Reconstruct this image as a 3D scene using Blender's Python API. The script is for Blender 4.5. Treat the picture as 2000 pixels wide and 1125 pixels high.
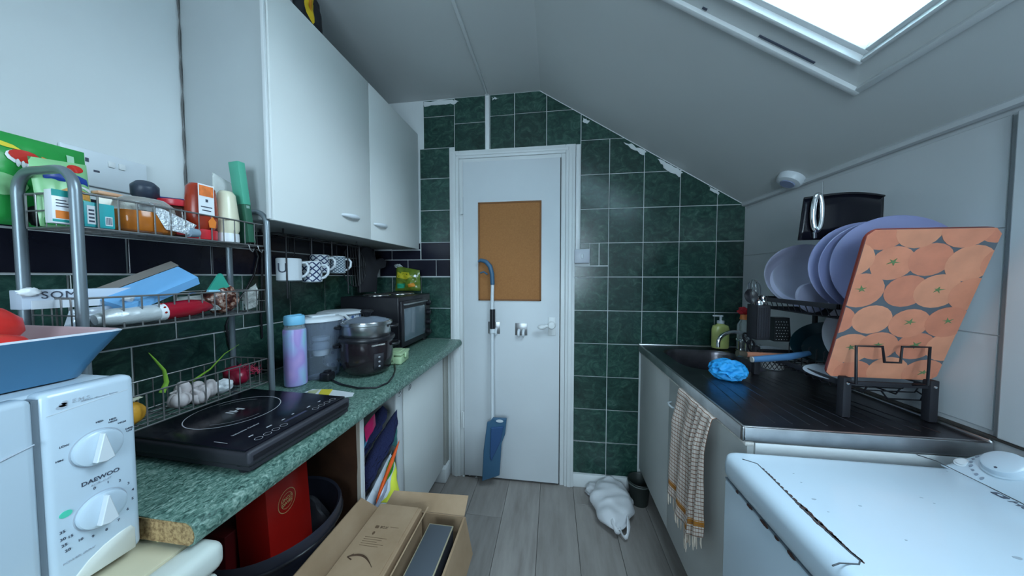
import bpy, bmesh, math, random
from mathutils import Vector, Matrix, noise, Euler
for o in list(bpy.data.objects): bpy.data.objects.remove(o, do_unlink=True)
C = bpy.context.scene.collection
S = bpy.context.scene
# ---------------------------------------------------------------- camera
F = 575.0
YAW = math.atan(80 / F); PIT = math.atan(22.5 / F); H = 1.286
cam = bpy.data.cameras.new('camera'); camo = bpy.data.objects.new('camera', cam); C.objects.link(camo)
camo.location = (0, 0, H); camo.rotation_euler = (math.pi / 2 - PIT, 0, YAW)
cam.sensor_width = 36; cam.lens = F / 2000 * 36; cam.clip_start = .02
S.camera = camo
_f = Vector((-math.sin(YAW) * math.cos(PIT), math.cos(YAW) * math.cos(PIT), -math.sin(PIT)))
_r = Vector((math.cos(YAW), math.sin(YAW), 0)); _u = _r.cross(_f)
def P(u, v, ax, val):
    """point of the plane ax = val that the photograph shows at pixel u, v (used to take measurements)"""
    r = _f * F + _r * (u - 1000) - _u * (v - 562.5); i = 'xyz'.index(ax)
    o = Vector((0, 0, H)); return o + r * ((val - o[i]) / r[i])
# ---------------------------------------------------------------- light
W = bpy.data.worlds.new('world'); S.world = W; W.use_nodes = True
bg = W.node_tree.nodes['Background']; bg.inputs['Color'].default_value = (.72, .87, 1.0, 1); bg.inputs['Strength'].default_value = 7.5
S.view_settings.view_transform = 'Standard'; S.view_settings.look = 'None'; S.view_settings.gamma = 1
S.view_settings.exposure = 1.18; S.view_settings.use_curve_mapping = False
# slope of the roof: from (x -.08, z 2.39) down to (x 1.05, z 1.68)
SA = Vector((-.08, 0, 2.39)); SB = Vector((1.05, 0, 1.68)); SD = (SB - SA).normalized(); SN = Vector((-SD.z, 0, SD.x)); SL = (SB - SA).length
def slope(s, y, off=0): return SA + SD * s + SN * off + Vector((0, y, 0))
def portal(name, loc, zdir, sx, sy):
    l = bpy.data.lights.new(name, 'AREA'); l.shape = 'RECTANGLE'; l.size = sx; l.size_y = sy; l.cycles.is_portal = True
    o = bpy.data.objects.new(name, l); C.objects.link(o); o.location = loc
    o.rotation_euler = (-Vector(zdir)).to_track_quat('Z', 'Y').to_euler() if zdir[1] else Matrix((SD, Vector((0, 1, 0)), -Vector(zdir))).transposed().to_euler()
portal('skylight_portal', slope(.64, .6, .12), -SN, .98, .80)
portal('rear_fill_portal', (0, -1.49, 1.50), (0, 1, 0), 1.1, 1.1)  # sky portal of the added rear opening, brightens the room as fill
# ---------------------------------------------------------------- materials
def nt(m): return m.node_tree.nodes, m.node_tree.links
MATS = {}
def mat(name, col, rough=.5, metal=0, bump=0, bscale=40, var=0, vscale=8, spec=.5, trans=0, alpha=1, emit=0, sss=0, coat=0, ior=1.45, aniso=None, rnd=0):
    if name in MATS: return MATS[name]
    m = bpy.data.materials.new(name); m.use_nodes = True; n, l = nt(m); b = n['Principled BSDF']
    c = tuple(col) + (1,)
    b.inputs['Base Color'].default_value = c; b.inputs['Roughness'].default_value = rough; b.inputs['Metallic'].default_value = metal
    b.inputs['Specular IOR Level'].default_value = spec; b.inputs['Transmission Weight'].default_value = trans; b.inputs['Alpha'].default_value = alpha
    b.inputs['Coat Weight'].default_value = coat; b.inputs['IOR'].default_value = ior
    m['b'] = 1
    tc = n.new('ShaderNodeNewGeometry')
    src = tc.outputs['Position']
    if aniso:
        mp = n.new('ShaderNodeMapping'); mp.inputs['Scale'].default_value = aniso; l.new(src, mp.inputs['Vector']); src = mp.outputs['Vector']
    if bump:
        t = n.new('ShaderNodeTexNoise'); t.inputs['Scale'].default_value = bscale; t.inputs['Detail'].default_value = 3; l.new(src, t.inputs['Vector'])
        bp = n.new('ShaderNodeBump'); bp.inputs['Strength'].default_value = bump; bp.inputs['Distance'].default_value = .01
        l.new(t.outputs['Fac'], bp.inputs['Height']); l.new(bp.outputs['Normal'], b.inputs['Normal'])
    if var or rnd:
        hs = n.new('ShaderNodeHueSaturation'); hs.inputs['Color'].default_value = c
        mr = n.new('ShaderNodeMapRange'); mr.inputs['To Min'].default_value = 1 - var; mr.inputs['To Max'].default_value = 1 + var
        mr.inputs['From Min'].default_value = .25; mr.inputs['From Max'].default_value = .75
        t = n.new('ShaderNodeTexNoise'); t.inputs['Scale'].default_value = vscale; t.inputs['Detail'].default_value = 5; l.new(src, t.inputs['Vector'])
        l.new(t.outputs['Fac'], mr.inputs['Value'])
        out = mr.outputs['Result']
        if rnd:
            oi = n.new('ShaderNodeObjectInfo'); m2 = n.new('ShaderNodeMapRange'); m2.inputs['To Min'].default_value = 1 - rnd; m2.inputs['To Max'].default_value = 1 + rnd
            l.new(oi.outputs['Random'], m2.inputs['Value']); mu = n.new('ShaderNodeMath'); mu.operation = 'MULTIPLY'
            l.new(out, mu.inputs[0]); l.new(m2.outputs['Result'], mu.inputs[1]); out = mu.outputs[0]
        l.new(out, hs.inputs['Value']); l.new(hs.outputs['Color'], b.inputs['Base Color'])
    MATS[name] = m; return m
def ramp_mat(name, stops, scale=20, rough=.5, detail=6, aniso=(1, 1, 1), metal=0, bump=0, rnd=0, dist=0, spec=.5, rgh=.6):
    m = bpy.data.materials.new(name); m.use_nodes = True; n, l = nt(m); b = n['Principled BSDF']
    g = n.new('ShaderNodeNewGeometry'); mp = n.new('ShaderNodeMapping'); mp.inputs['Scale'].default_value = aniso
    l.new(g.outputs['Position'], mp.inputs['Vector'])
    if rnd:
        oi = n.new('ShaderNodeObjectInfo'); cx = n.new('ShaderNodeCombineXYZ'); mm = n.new('ShaderNodeMath'); mm.operation = 'MULTIPLY'; mm.inputs[1].default_value = 37
        l.new(oi.outputs['Random'], mm.inputs[0])
        for k in range(3): l.new(mm.outputs[0], cx.inputs[k])
        l.new(cx.outputs[0], mp.inputs['Location'])
    t = n.new('ShaderNodeTexNoise'); t.inputs['Scale'].default_value = scale; t.inputs['Detail'].default_value = detail; t.inputs['Distortion'].default_value = dist; t.inputs['Roughness'].default_value = rgh
    l.new(mp.outputs['Vector'], t.inputs['Vector'])
    r = n.new('ShaderNodeValToRGB'); e = r.color_ramp.elements
    e[0].position, e[0].color = stops[0][0], tuple(stops[0][1]) + (1,)
    e[1].position, e[1].color = stops[-1][0], tuple(stops[-1][1]) + (1,)
    for p, c in stops[1:-1]:
        x = e.new(p); x.color = tuple(c) + (1,)
    l.new(t.outputs['Fac'], r.inputs['Fac'])
    out = r.outputs['Color']
    if rnd:
        hs = n.new('ShaderNodeHueSaturation'); mr = n.new('ShaderNodeMapRange'); mr.inputs['To Min'].default_value = 1 - rnd; mr.inputs['To Max'].default_value = 1 + rnd
        l.new(oi.outputs['Random'], mr.inputs['Value']); l.new(mr.outputs['Result'], hs.inputs['Value']); l.new(out, hs.inputs['Color']); out = hs.outputs['Color']
    l.new(out, b.inputs['Base Color']); b.inputs['Roughness'].default_value = rough; b.inputs['Metallic'].default_value = metal; b.inputs['Specular IOR Level'].default_value = spec
    if bump:
        bp = n.new('ShaderNodeBump'); bp.inputs['Strength'].default_value = bump; bp.inputs['Distance'].default_value = .004
        l.new(t.outputs['Fac'], bp.inputs['Height']); l.new(bp.outputs['Normal'], b.inputs['Normal'])
    MATS[name] = m; return m
def film_mat(name, col, op=.3, rough=.15):
    """thin clear plastic or glass: light passes, the surface still shines"""
    m = bpy.data.materials.new(name); m.use_nodes = True; n, l = nt(m); b = n['Principled BSDF']
    b.inputs['Base Color'].default_value = tuple(col) + (1,); b.inputs['Roughness'].default_value = rough
    tr = n.new('ShaderNodeBsdfTransparent'); tr.inputs['Color'].default_value = tuple(.5 + .5 * c for c in col) + (1,)
    mx = n.new('ShaderNodeMixShader'); fr = n.new('ShaderNodeFresnel'); fr.inputs['IOR'].default_value = 1.3
    ad = n.new('ShaderNodeMath'); ad.operation = 'ADD'; ad.use_clamp = True; ad.inputs[1].default_value = op
    l.new(fr.outputs[0], ad.inputs[0]); l.new(ad.outputs[0], mx.inputs['Fac'])
    l.new(tr.outputs[0], mx.inputs[1]); l.new(b.outputs[0], mx.inputs[2]); l.new(mx.outputs[0], n['Material Output'].inputs['Surface'])
    MATS[name] = m; return m
M = {}
M['wall'] = mat('white_wall_paint', (.60, .63, .64), .55, bump=.12, bscale=14, var=.04, vscale=3)
M['ceil'] = mat('ceiling_paint', (.54, .56, .56), .6, bump=.10, bscale=9, var=.04, vscale=2)
M['wallr'] = mat('white_wall_panel', (.56, .58, .60), .4, bump=.05, bscale=12, var=.04, vscale=3)
M['gloss'] = mat('white_gloss_paint', (.66, .68, .69), .35, bump=.08, bscale=20, var=.03, vscale=6)
M['door'] = mat('white_door_paint', (.62, .65, .68), .4, bump=.08, bscale=16, var=.03, vscale=4)
M['lam'] = mat('white_laminate', (.70, .72, .71), .35, var=.02, vscale=3)
M['lamr'] = mat('grey_white_laminate', (.50, .51, .50), .4, var=.05, vscale=4)
M['tile'] = ramp_mat('green_marbled_tile', [(.30, (.009, .024, .022)), (.50, (.018, .052, .042)), (.62, (.034, .086, .068)), (.80, (.12, .19, .165))], 17, .22, 8, rnd=.18, dist=1.2, rgh=.72, aniso=(1, 1, 1.3))
M['blk'] = mat('black_glazed_tile', (.010, .010, .020), .25, var=.2, vscale=10)
M['top'] = ramp_mat('green_speckled_laminate', [(.34, (.020, .055, .046)), (.45, (.065, .140, .115)), (.55, (.13, .225, .185)), (.70, (.28, .38, .33))], 125, .36, 5, aniso=(1.4, .8, 1), dist=1.0)
M['chip'] = ramp_mat('chipboard', [(.35, (.16, .09, .035)), (.6, (.42, .28, .13))], 160, .9)
M['plank'] = ramp_mat('grey_wood_laminate', [(.25, (.180, .158, .146)), (.5, (.262, .238, .222)), (.75, (.33, .302, .282))], 6, .5, 8, aniso=(3.2, .5, 1), rnd=.12, bump=.08)
M['gap'] = mat('dark_floor_joint', (.05, .05, .05), .8)
M['steel'] = mat('dull_stainless_steel', (.21, .20, .225), .30, 1, bump=.05, bscale=60, var=.30, vscale=12)
M['steelb'] = mat('bright_steel_edge', (.62, .62, .63), .35, 1, bump=.04, bscale=50, var=.2, vscale=15)
M['chrome'] = mat('chrome', (.75, .76, .78), .12, 1)
M['tube'] = mat('silver_grey_painted_tube', (.20, .24, .27), .35, .5)
M['wire'] = mat('grey_coated_wire', (.22, .22, .22), .35, .6)
M['bwire'] = mat('black_coated_wire', (.012, .012, .016), .4)
M['black'] = mat('black_plastic', (.012, .012, .016), .35)
M['blackm'] = mat('matt_black_plastic', (.018, .018, .024), .65)
M['bglass'] = mat('black_glass', (.006, .006, .011), .20, spec=.35)
M['whitep'] = mat('white_plastic', (.62, .66, .70), .35)
M['appl'] = mat('white_enamel', (.50, .60, .69), .22, coat=.3, var=.02, vscale=5)
M['cream'] = mat('yellowed_cream_plastic', (.58, .53, .38), .45, var=.12, vscale=7)
M['ink'] = mat('dark_grey_print', (.05, .06, .09), .5)
M['lgrey'] = mat('light_grey_print', (.40, .45, .52), .5)
M['cork'] = ramp_mat('orange_brown_cork', [(.3, (.33, .135, .040)), (.7, (.41, .175, .058))], 150, .85)
M['corke'] = mat('brown_board_edge', (.22, .09, .03), .7)
M['dblue'] = mat('muted_blue_plastic', (.045, .12, .21), .4)
M['card'] = ramp_mat('brown_cardboard', [(.3, (.31, .20, .115)), (.7, (.39, .265, .165))], 9, .8, aniso=(1, 1, 1))
M['cardd'] = mat('dark_cardboard_print', (.06, .03, .015), .8)
M['brownb'] = ramp_mat('dark_brown_hardboard', [(.3, (.035, .013, .006)), (.7, (.07, .028, .012))], 10, .6)
M['skin'] = mat('white_print', (.75, .75, .72), .5)
def rgb(name, r, g, b, rough=.45, **k):
    f = lambda c: (c / 255 / 12.92) if c <= 10 else ((c / 255 + .055) / 1.055) ** 2.4
    return mat(name, (f(r), f(g), f(b)), rough, **k)
# ---------------------------------------------------------------- mesh helpers
def frame(o, x=None, z=None):
    """matrix with origin o, local z along z, local x near x"""
    z = Vector(z or (0, 0, 1)).normalized(); x = Vector(x or (1, 0, 0)); x = (x - z * x.dot(z))
    if x.length < 1e-6: x = z.orthogonal()
    x.normalize(); y = z.cross(x)
    m = Matrix((x, y, z)).transposed().to_4x4(); m.translation = Vector(o); return m
class MB:
    def __init__(s): s.bm = bmesh.new(); s.mi = 0; s.uv = s.bm.loops.layers.uv.new('UVMap')
    def _fin(s, faces):
        for f in faces: f.material_index = s.mi
    def box(s, a, b, bev=0, seg=2, M_=None):
        a = Vector(a); b = Vector(b); lo = Vector(map(min, a, b)); hi = Vector(map(max, a, b))
        vs = [s.bm.verts.new((x, y, z)) for x in (lo.x, hi.x) for y in (lo.y, hi.y) for z in (lo.z, hi.z)]
        fs = [s.bm.faces.new([vs[i] for i in q]) for q in ((0, 1, 3, 2), (4, 6, 7, 5), (0, 4, 5, 1), (2, 3, 7, 6), (0, 2, 6, 4), (1, 5, 7, 3))]
        s._fin(fs)
        if bev:
            es = list({e for f in fs for e in f.edges})
            r = bmesh.ops.bevel(s.bm, geom=es, offset=min(bev, .49 * min(hi - lo)), segments=seg, affect='EDGES', profile=.5)
            s._fin(r['faces']); vs = list({v for f in r['faces'] for v in f.verts} | {v for v in vs if v.is_valid})
        if M_ is not None:
            bmesh.ops.transform(s.bm, matrix=M_, verts=vs)
        return s
    def ring(s, pts): return [s.bm.verts.new(p) for p in pts]
    def bridge(s, r0, r1, close=True):
        n = len(r0); fs = []
        for i in range(n if close else n - 1):
            j = (i + 1) % n
            try: fs.append(s.bm.faces.new((r0[i], r0[j], r1[j], r1[i])))
            except ValueError: pass
        s._fin(fs); return fs
    def cap(s, r, flip=False):
        try: s._fin([s.bm.faces.new(list(reversed(r)) if flip else r)])
        except ValueError: pass
    def cyl(s, p0, p1, r0, r1=None, n=16, caps=True):
        p0 = Vector(p0); p1 = Vector(p1); r1 = r0 if r1 is None else r1; m = frame(p0, z=(p1 - p0)); L = (p1 - p0).length
        A = s.ring([m @ Vector((r0 * math.cos(t), r0 * math.sin(t), 0)) for t in [2 * math.pi * i / n for i in range(n)]])
        B = s.ring([m @ Vector((r1 * math.cos(t), r1 * math.sin(t), L)) for t in [2 * math.pi * i / n for i in range(n)]])
        s.bridge(A, B)
        if caps: s.cap(A, True); s.cap(B)
        return s
    def tube(s, pts, r, n=8, closed=False, caps=True, rz=None):
        pts = [Vector(p) for p in pts]; N = len(pts); rings = []
        t0 = (pts[1] - pts[0]).normalized(); nrm = t0.orthogonal().normalized(); prev = t0
        for i, p in enumerate(pts):
            if closed: t = (pts[(i + 1) % N] - pts[i - 1]).normalized()
            else: t = (pts[min(i + 1, N - 1)] - pts[max(i - 1, 0)]).normalized()
            nrm = prev.rotation_difference(t) @ nrm; prev = t; bn = t.cross(nrm)
            rr = r[i] if isinstance(r, (list, tuple)) else r
            rings.append(s.ring([p + nrm * rr * math.cos(a) + bn * rr * math.sin(a) * (rz or 1) for a in [2 * math.pi * k / n for k in range(n)]]))
        for i in range(N - 1): s.bridge(rings[i], rings[i + 1])
        if closed:
            best = min(range(n), key=lambda k: (rings[-1][0].co - rings[0][k].co).length)
            s.bridge(rings[-1], rings[0][best:] + rings[0][:best])
        elif caps: s.cap(rings[0], True); s.cap(rings[-1])
        return s
    def lathe(s, prof, n=24, M_=None, sy=1):
        M_ = M_ or Matrix(); rings = []
        for r, z in prof:
            if r < 1e-5: rings.append([s.bm.verts.new(M_ @ Vector((0, 0, z)))])
            else: rings.append(s.ring([M_ @ Vector((r * math.cos(a), sy * r * math.sin(a), z)) for a in [2 * math.pi * k / n for k in range(n)]]))
        for a, b in zip(rings, rings[1:]):
            if len(a) == 1 and len(b) == 1: continue
            for i in range(n):
                j = (i + 1) % n
                try:
                    if len(a) == 1: f = s.bm.faces.new((a[0], b[j], b[i]))
                    elif len(b) == 1: f = s.bm.faces.new((a[i], a[j], b[0]))
                    else: f = s.bm.faces.new((a[i], a[j], b[j], b[i]))
                    f.material_index = s.mi
                except ValueError: pass
        return s
    def prism(s, poly, h, M_=None, inset=0, h0=0):
        """2-D polygon extruded along local z from h0 to h, upper edge chamfered by inset"""
        M_ = M_ or Matrix(); n = len(poly); c = Vector((sum(p[0] for p in poly) / n, sum(p[1] for p in poly) / n))
        A = s.ring([M_ @ Vector((p[0], p[1], h0)) for p in poly])
        if inset:
            B = s.ring([M_ @ Vector((p[0], p[1], h - inset)) for p in poly])
            def ins(i):
                a, b, d = Vector(poly[i - 1][:2]), Vector(poly[i][:2]), Vector(poly[(i + 1) % n][:2])
                e1 = (b - a).normalized(); e2 = (d - b).normalized(); n1 = Vector((-e1.y, e1.x)); n2 = Vector((-e2.y, e2.x)); k = (n1 + n2)
                if k.length < 1e-6: k = n1
                k.normalize(); cs = max(.4, k.dot(n1)); sg = 1 if area > 0 else -1
                return b + k * inset / cs * sg
            area = sum(poly[i - 1][0] * poly[i][1] - poly[i][0] * poly[i - 1][1] for i in range(n))
            Cc = s.ring([M_ @ Vector((*ins(i), h)) for i in range(n)])
            s.bridge(A, B); s.bridge(B, Cc); s.cap(Cc); s.cap(A, True)
        else:
            B = s.ring([M_ @ Vector((p[0], p[1], h)) for p in poly]); s.bridge(A, B); s.cap(B); s.cap(A, True)
        return s
    def grid(s, fn, nu, nv, cu=False, cv=False):
        g = [[s.bm.verts.new(fn(i / nu, j / nv)) for j in range(nv + (0 if cv else 1))] for i in range(nu + (0 if cu else 1))]
        for i in range(nu):
            for j in range(nv):
                q = [(i, j), (i + 1, j), (i + 1, j + 1), (i, j + 1)]
                try:
                    f = s.bm.faces.new([g[a % len(g)][b % len(g[0])] for a, b in q]); f.material_index = s.mi
                    for lp, (a, b) in zip(f.loops, q): lp[s.uv].uv = (a / nu, b / nv)
                except ValueError: pass
        return s
    def poly(s, pts):
        s._fin([s.bm.faces.new([s.bm.verts.new(p) for p in pts])]); return s
    def clump(s, c, rad, seed=0, amp=.25, freq=3, sub=3, R=None, sharp=False):
        r = bmesh.ops.create_icosphere(s.bm, subdivisions=sub, radius=1)
        R = R or Matrix.Identity(3); c = Vector(c)
        for v in r['verts']:
            d = v.co.normalized(); q = d * freq + Vector((seed * 7.3, seed * 3.1, seed))
            k = noise.noise(q) + .5 * noise.noise(q * 2.1)
            if sharp: k = 1 - 2 * abs(k)
            v.co = c + R @ (Vector((d.x * rad[0], d.y * rad[1], d.z * rad[2])) * (1 + amp * k))
        s._fin({f for v in r['verts'] for f in v.link_faces}); return s
RK = None     # set while the rack is built: its pieces are drawn in rack units, 0.886 m each
def obj(name, mb, m, parent=None, smooth=35, clean=True, solid=0):
    bm = mb.bm
    if RK is not None: bmesh.ops.transform(bm, matrix=RK, verts=bm.verts)
    if clean: bmesh.ops.recalc_face_normals(bm, faces=bm.faces)
    me = bpy.data.meshes.new(name); bm.to_mesh(me); bm.free()
    for x in (m if isinstance(m, (list, tuple)) else [m]): me.materials.append(x)
    if smooth:
        for p in me.polygons: p.use_smooth = True
        me.set_sharp_from_angle(angle=math.radians(smooth))
    o = bpy.data.objects.new(name, me); C.objects.link(o)
    if parent is not None:
        o.parent = parent; o.matrix_parent_inverse = parent.matrix_basis.inverted()
    if solid:
        md = o.modifiers.new('thickness', 'SOLIDIFY'); md.thickness = solid; md.offset = 0
    return o
def thing(name, label, cat, loc=(0, 0, 0), rz=0, group=None):
    o = bpy.data.objects.new(name, None); C.objects.link(o); o.empty_display_size = .02
    o.location = loc if RK is None else RK @ Vector(loc); o.rotation_euler = (0, 0, rz); o['label'] = label; o['category'] = cat
    if group: o['group'] = group
    return o
def tag(o, label, cat, group=None):
    o['label'] = label; o['category'] = cat
    if group: o['group'] = group
    return o
def islands(o):
    """every separate piece of the mesh becomes a part of its own"""
    bm = bmesh.new(); bm.from_mesh(o.data); left = set(bm.faces); out = []
    while left:
        st = [left.pop()]; comp = [st[0]]
        while st:
            f = st.pop()
            for v in f.verts:
                for q in v.link_faces:
                    if q in left: left.remove(q); st.append(q); comp.append(q)
        out.append(comp)
    for comp in out:
        me = bpy.data.meshes.new(o.name.split('.')[0]); vs = {}; fs = []
        for f in comp: fs.append([vs.setdefault(v, len(vs)) for v in f.verts])
        me.from_pydata([v.co[:] for v in vs], [], fs)
        for m_ in o.data.materials: me.materials.append(m_)
        for p, f in zip(me.polygons, comp): p.use_smooth = f.smooth; p.material_index = f.material_index
        n_ = bpy.data.objects.new(me.name, me); C.objects.link(n_); n_.parent = o.parent; n_.matrix_parent_inverse = o.matrix_parent_inverse.copy()
    bm.free(); bpy.data.objects.remove(o, do_unlink=True)
def struct(o): o['kind'] = 'structure'; return o
def slab(name, a, c, d, e, m, parent, th=.004):
    """panel with four corners and real board thickness"""
    a, c, d, e = map(Vector, (a, c, d, e)); nn = (c - a).cross(e - a).normalized() * th / 2; b = MB()
    A = b.ring([p - nn for p in (a, c, d, e)]); B = b.ring([p + nn for p in (a, c, d, e)]); b.bridge(A, B); b.cap(A, True); b.cap(B); return obj(name, b, m, parent, 0)
def text(body, size, m4, m, parent, name='lettering', ext=.0003, bold=0, spacing=1, shear=0, al='CENTER'):
    cu = bpy.data.curves.new(name, 'FONT'); cu.body = body; cu.size = size; cu.extrude = ext; cu.offset = bold; cu.space_character = spacing; cu.shear = shear
    cu.align_x = al; cu.align_y = 'CENTER'; cu.materials.append(m); cu.resolution_u = 3
    tmp = bpy.data.objects.new(name, cu); me = bpy.data.meshes.new_from_object(tmp); bpy.data.objects.remove(tmp); bpy.data.curves.remove(cu)
    me.name = name; o = bpy.data.objects.new(name, me); C.objects.link(o)
    o.parent = parent; o.matrix_parent_inverse = parent.matrix_basis.inverted(); o.matrix_basis = m4 if RK is None else RK @ m4; return o
def arc(c, r, a0, a1, n, ax=(1, 0, 0), ay=(0, 0, 1)):
    c = Vector(c); ax = Vector(ax); ay = Vector(ay)
    return [c + ax * r * math.cos(a) + ay * r * math.sin(a) for a in [a0 + (a1 - a0) * i / n for i in range(n + 1)]]
def rrect(x0, y0, x1, y1, r, k=5):
    out = []
    for cx, cy, a in ((x1 - r, y0 + r, -90), (x1 - r, y1 - r, 0), (x0 + r, y1 - r, 90), (x0 + r, y0 + r, 180)):
        for i in range(k + 1):
            t = math.radians(a + 90 * i / k); out.append((cx + r * math.cos(t), cy + r * math.sin(t)))
    return out
class Pillow:
    """a soft packet between four corner points, bulging by depth on both sides"""
    def __init__(s, c00, c10, c11, c01, depth, wr=.15, seed=0, p=2.2, crimp=.0):
        s.c = [Vector(q) for q in (c00, c10, c11, c01)]; s.d = depth; s.wr = wr; s.seed = seed; s.p = p
        s.n = (s.c[1] - s.c[0]).cross(s.c[3] - s.c[0]).normalized()
        if s.n.dot(Vector((0, 0, H)) - s.c[0]) < 0: s.n = -s.n
        s.sc = (s.c[1] - s.c[0]).length
    def mid(s, u, v): a, b, c, d = s.c; return a * (1 - u) * (1 - v) + b * u * (1 - v) + c * u * v + d * (1 - u) * v
    def at(s, u, v, side=1, off=0):
        t = max(0, (1 - abs(2 * u - 1) ** s.p) * (1 - abs(2 * v - 1) ** s.p)) ** .5
        q = Vector((u * 4, v * 4, s.seed * 5.3 + side)); w = noise.noise(q) + .6 * noise.noise(q * 2.3)
        return s.mid(u, v) + s.n * (side * (s.d * t * (1 + s.wr * w * 2) / 2) + off + .3 * s.wr * s.d * noise.noise(q * .7) * (1 if t > 0 else 0))
    def build(s, name, m, parent, nu=16, nv=16, smooth=50):
        b = MB(); b.grid(lambda u, v: s.at(u, v, 1), nu, nv); b.grid(lambda u, v: s.at(u, v, -1), nu, nv)
        bmesh.ops.remove_doubles(b.bm, verts=b.bm.verts, dist=1e-5); return obj(name, b, m, parent, smooth)
    def decal(s, name, uv, m, parent, off=.0012, k=4):
        """flat print that follows the front of the packet; uv: outline"""
        b = MB(); n = len(uv); c = (sum(p[0] for p in uv) / n, sum(p[1] for p in uv) / n); rings = []
        den = []
        for i in range(n):
            a, d = uv[i], uv[(i + 1) % n]
            for q in range(3): den.append((a[0] + (d[0] - a[0]) * q / 3, a[1] + (d[1] - a[1]) * q / 3))
        for j in range(1, k + 1):
            rings.append(b.ring([s.at(c[0] + (p[0] - c[0]) * j / k, c[1] + (p[1] - c[1]) * j / k, 1, off) for p in den]))
        cv = b.bm.verts.new(s.at(*c, 1, off)); r = rings[0]
        for i in range(len(r)): b.bm.faces.new((cv, r[i], r[(i + 1) % len(r)]))
        for a, d in zip(rings, rings[1:]): b.bridge(a, d)
        return obj(name, b, m, parent, 60)
def ell(cx, cy, rx, ry, n=14, a0=0): return [(cx + rx * math.cos(2 * math.pi * i / n + a0), cy + ry * math.sin(2 * math.pi * i / n + a0)) for i in range(n)]
def rec(x0, y0, x1, y1): return [(x0, y0), (x1, y0), (x1, y1), (x0, y1)]
def clip(poly, a, b, c):
    """keep a*x+b*y<=c"""
    out = []
    for i in range(len(poly)):
        p, q = poly[i - 1], poly[i]; dp = a * p[0] + b * p[1] - c; dq = a * q[0] + b * q[1] - c
        if (dp <= 0) != (dq <= 0): t = dp / (dp - dq); out.append((p[0] + (q[0] - p[0]) * t, p[1] + (q[1] - p[1]) * t))
        if dq <= 0: out.append(q)
    return out
# ================================================================ the room
YB = 1.802; XL = -1.166; XR = 1.05; YF = -1.5
b = MB(); b.box((XL - .1, YF, -.10), (XR + .1, YB + .05, -.012)); floor = struct(obj('floor', b, M['gap'], None, 0))
rng = random.Random(3); pm = {}
for i in range(12):
    x0 = -1.245 + i * .196; y = YF - rng.uniform(0, 1.0)
    y = [-1.9, -1.3, -2.2, -1.6, -2.1, -1.55, -1.2, -1.95, -1.4, -2.3, -1.7, -1.5][i]
    while y < YB:
        a = max(y, YF); e = min(y + 1.2, YB); xa = max(x0, XL - .02); xe = min(x0 + .196, XR + .02)
        if e - a > .03 and xe - xa > .02:
            b = MB(); b.prism(rec(xa + .0008, a + .0008, xe - .0008, e - .0008), 0, None, .0012, -.012); obj('plank', b, M['plank'], floor, 0)
        y += 1.2
b = MB(); b.box((XL - .1, YF, 0), (XL, YB + .05, 2.5)); wall_left = struct(obj('wall_left', b, M['wall'], None, 0))
b = MB(); b.box((XL, YB, 0), (XR, YB + .05, 2.45)); wall_back = struct(obj('wall_back', b, M['wall'], None, 0))
b = MB(); b.box((XR, YF, 0), (XR + .1, YB + .05, 1.75)); wall_right = struct(obj('wall_right', b, M['wallr'], None, 0))
# wall behind the viewer, with an unseen window added for fill light
b = MB(); z0, z1, x0, x1 = .95, 2.05, -.55, .55
b.box((XL, YF - .1, 0), (x0, YF, 2.45)); b.box((x1, YF - .1, 0), (XR, YF, 2.45)); b.box((x0, YF - .1, 0), (x1, YF, z0)); b.box((x0, YF - .1, z1), (x1, YF, 2.45))
struct(obj('wall_rear', b, M['wall'], None, 0))
w2 = struct(thing('window_fill', '', '')); del w2['label'], w2['category']
b = MB()
for q in (((x0, z0), (x1, z0 + .05)), ((x0, z1 - .05), (x1, z1)), ((x0, z0), (x0 + .05, z1)), ((x1 - .05, z0), (x1, z1)), ((-.03, z0), (.03, z1))):
    b.box((q[0][0], YF - .07, q[0][1]), (q[1][0], YF - .02, q[1][1]), .004)
obj('window_frame', b, M['gloss'], w2)
M['glass'] = film_mat('window_glass', (.85, .95, .97), .03, .02)
b = MB(); b.box((x0 + .04, YF - .05, z0 + .04), (x1 - .04, YF - .045, z1 - .04)); obj('pane', b, M['glass'], w2, 0)
b = MB(); b.box((XL - .1, YF - .1, 2.39), (-.079, YB + .05, 2.49)); struct(obj('ceiling', b, M['ceil'], None, 0))
# sloping ceiling with the roof window opening
s0, s1, y0, y1 = .14, 1.095, .20, .98
b = MB(); MS = Matrix((SD, Vector((0, 1, 0)), SN)).transposed().to_4x4(); MS.translation = SA
for q in ((0, YF - .1, s0, YB + .05), (s1, YF - .1, SL + .1, YB + .05), (s0, YF - .1, s1, y0), (s0, y1, s1, YB + .05)):
    b.box((q[0], q[1], 0), (q[2], q[3], .12), M_=MS)
struct(obj('ceiling', b, M['ceil'], None, 0))
sk = struct(thing('window_1', '', '')); del sk['label'], sk['category']
def rim(name, a, bb, h0, h1, m, bev=.002):
    """rectangular ring in the slope plane between outline a and bb"""
    b = MB()
    (as0, ay0, as1, ay1), (bs0, by0, bs1, by1) = a, bb
    for q in ((as0, ay0, as1, by0), (as0, by1, as1, ay1), (as0, by0, bs0, by1), (bs1, by0, as1, by1)):
        b.box((q[0], q[1], h0), (q[2], q[3], h1), bev, M_=MS)
    return obj(name, b, m, sk)
rim('trim_lip', (s0 - .012, y0 - .012, s1 + .004, y1 + .004), (s0 + .004, y0 + .004, s1 - .012, y1 - .012), -.010, .006, M['gloss'])
b = MB(); o_ = [(s0, y0), (s1 - .01, y0), (s1 - .01, y1 - .01), (s0, y1 - .01)]; i_ = [(s0 + .07, y0 + .07), (s1 - .068, y0 + .07), (s1 - .068, y1 - .072), (s0 + .07, y1 - .072)]
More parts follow.
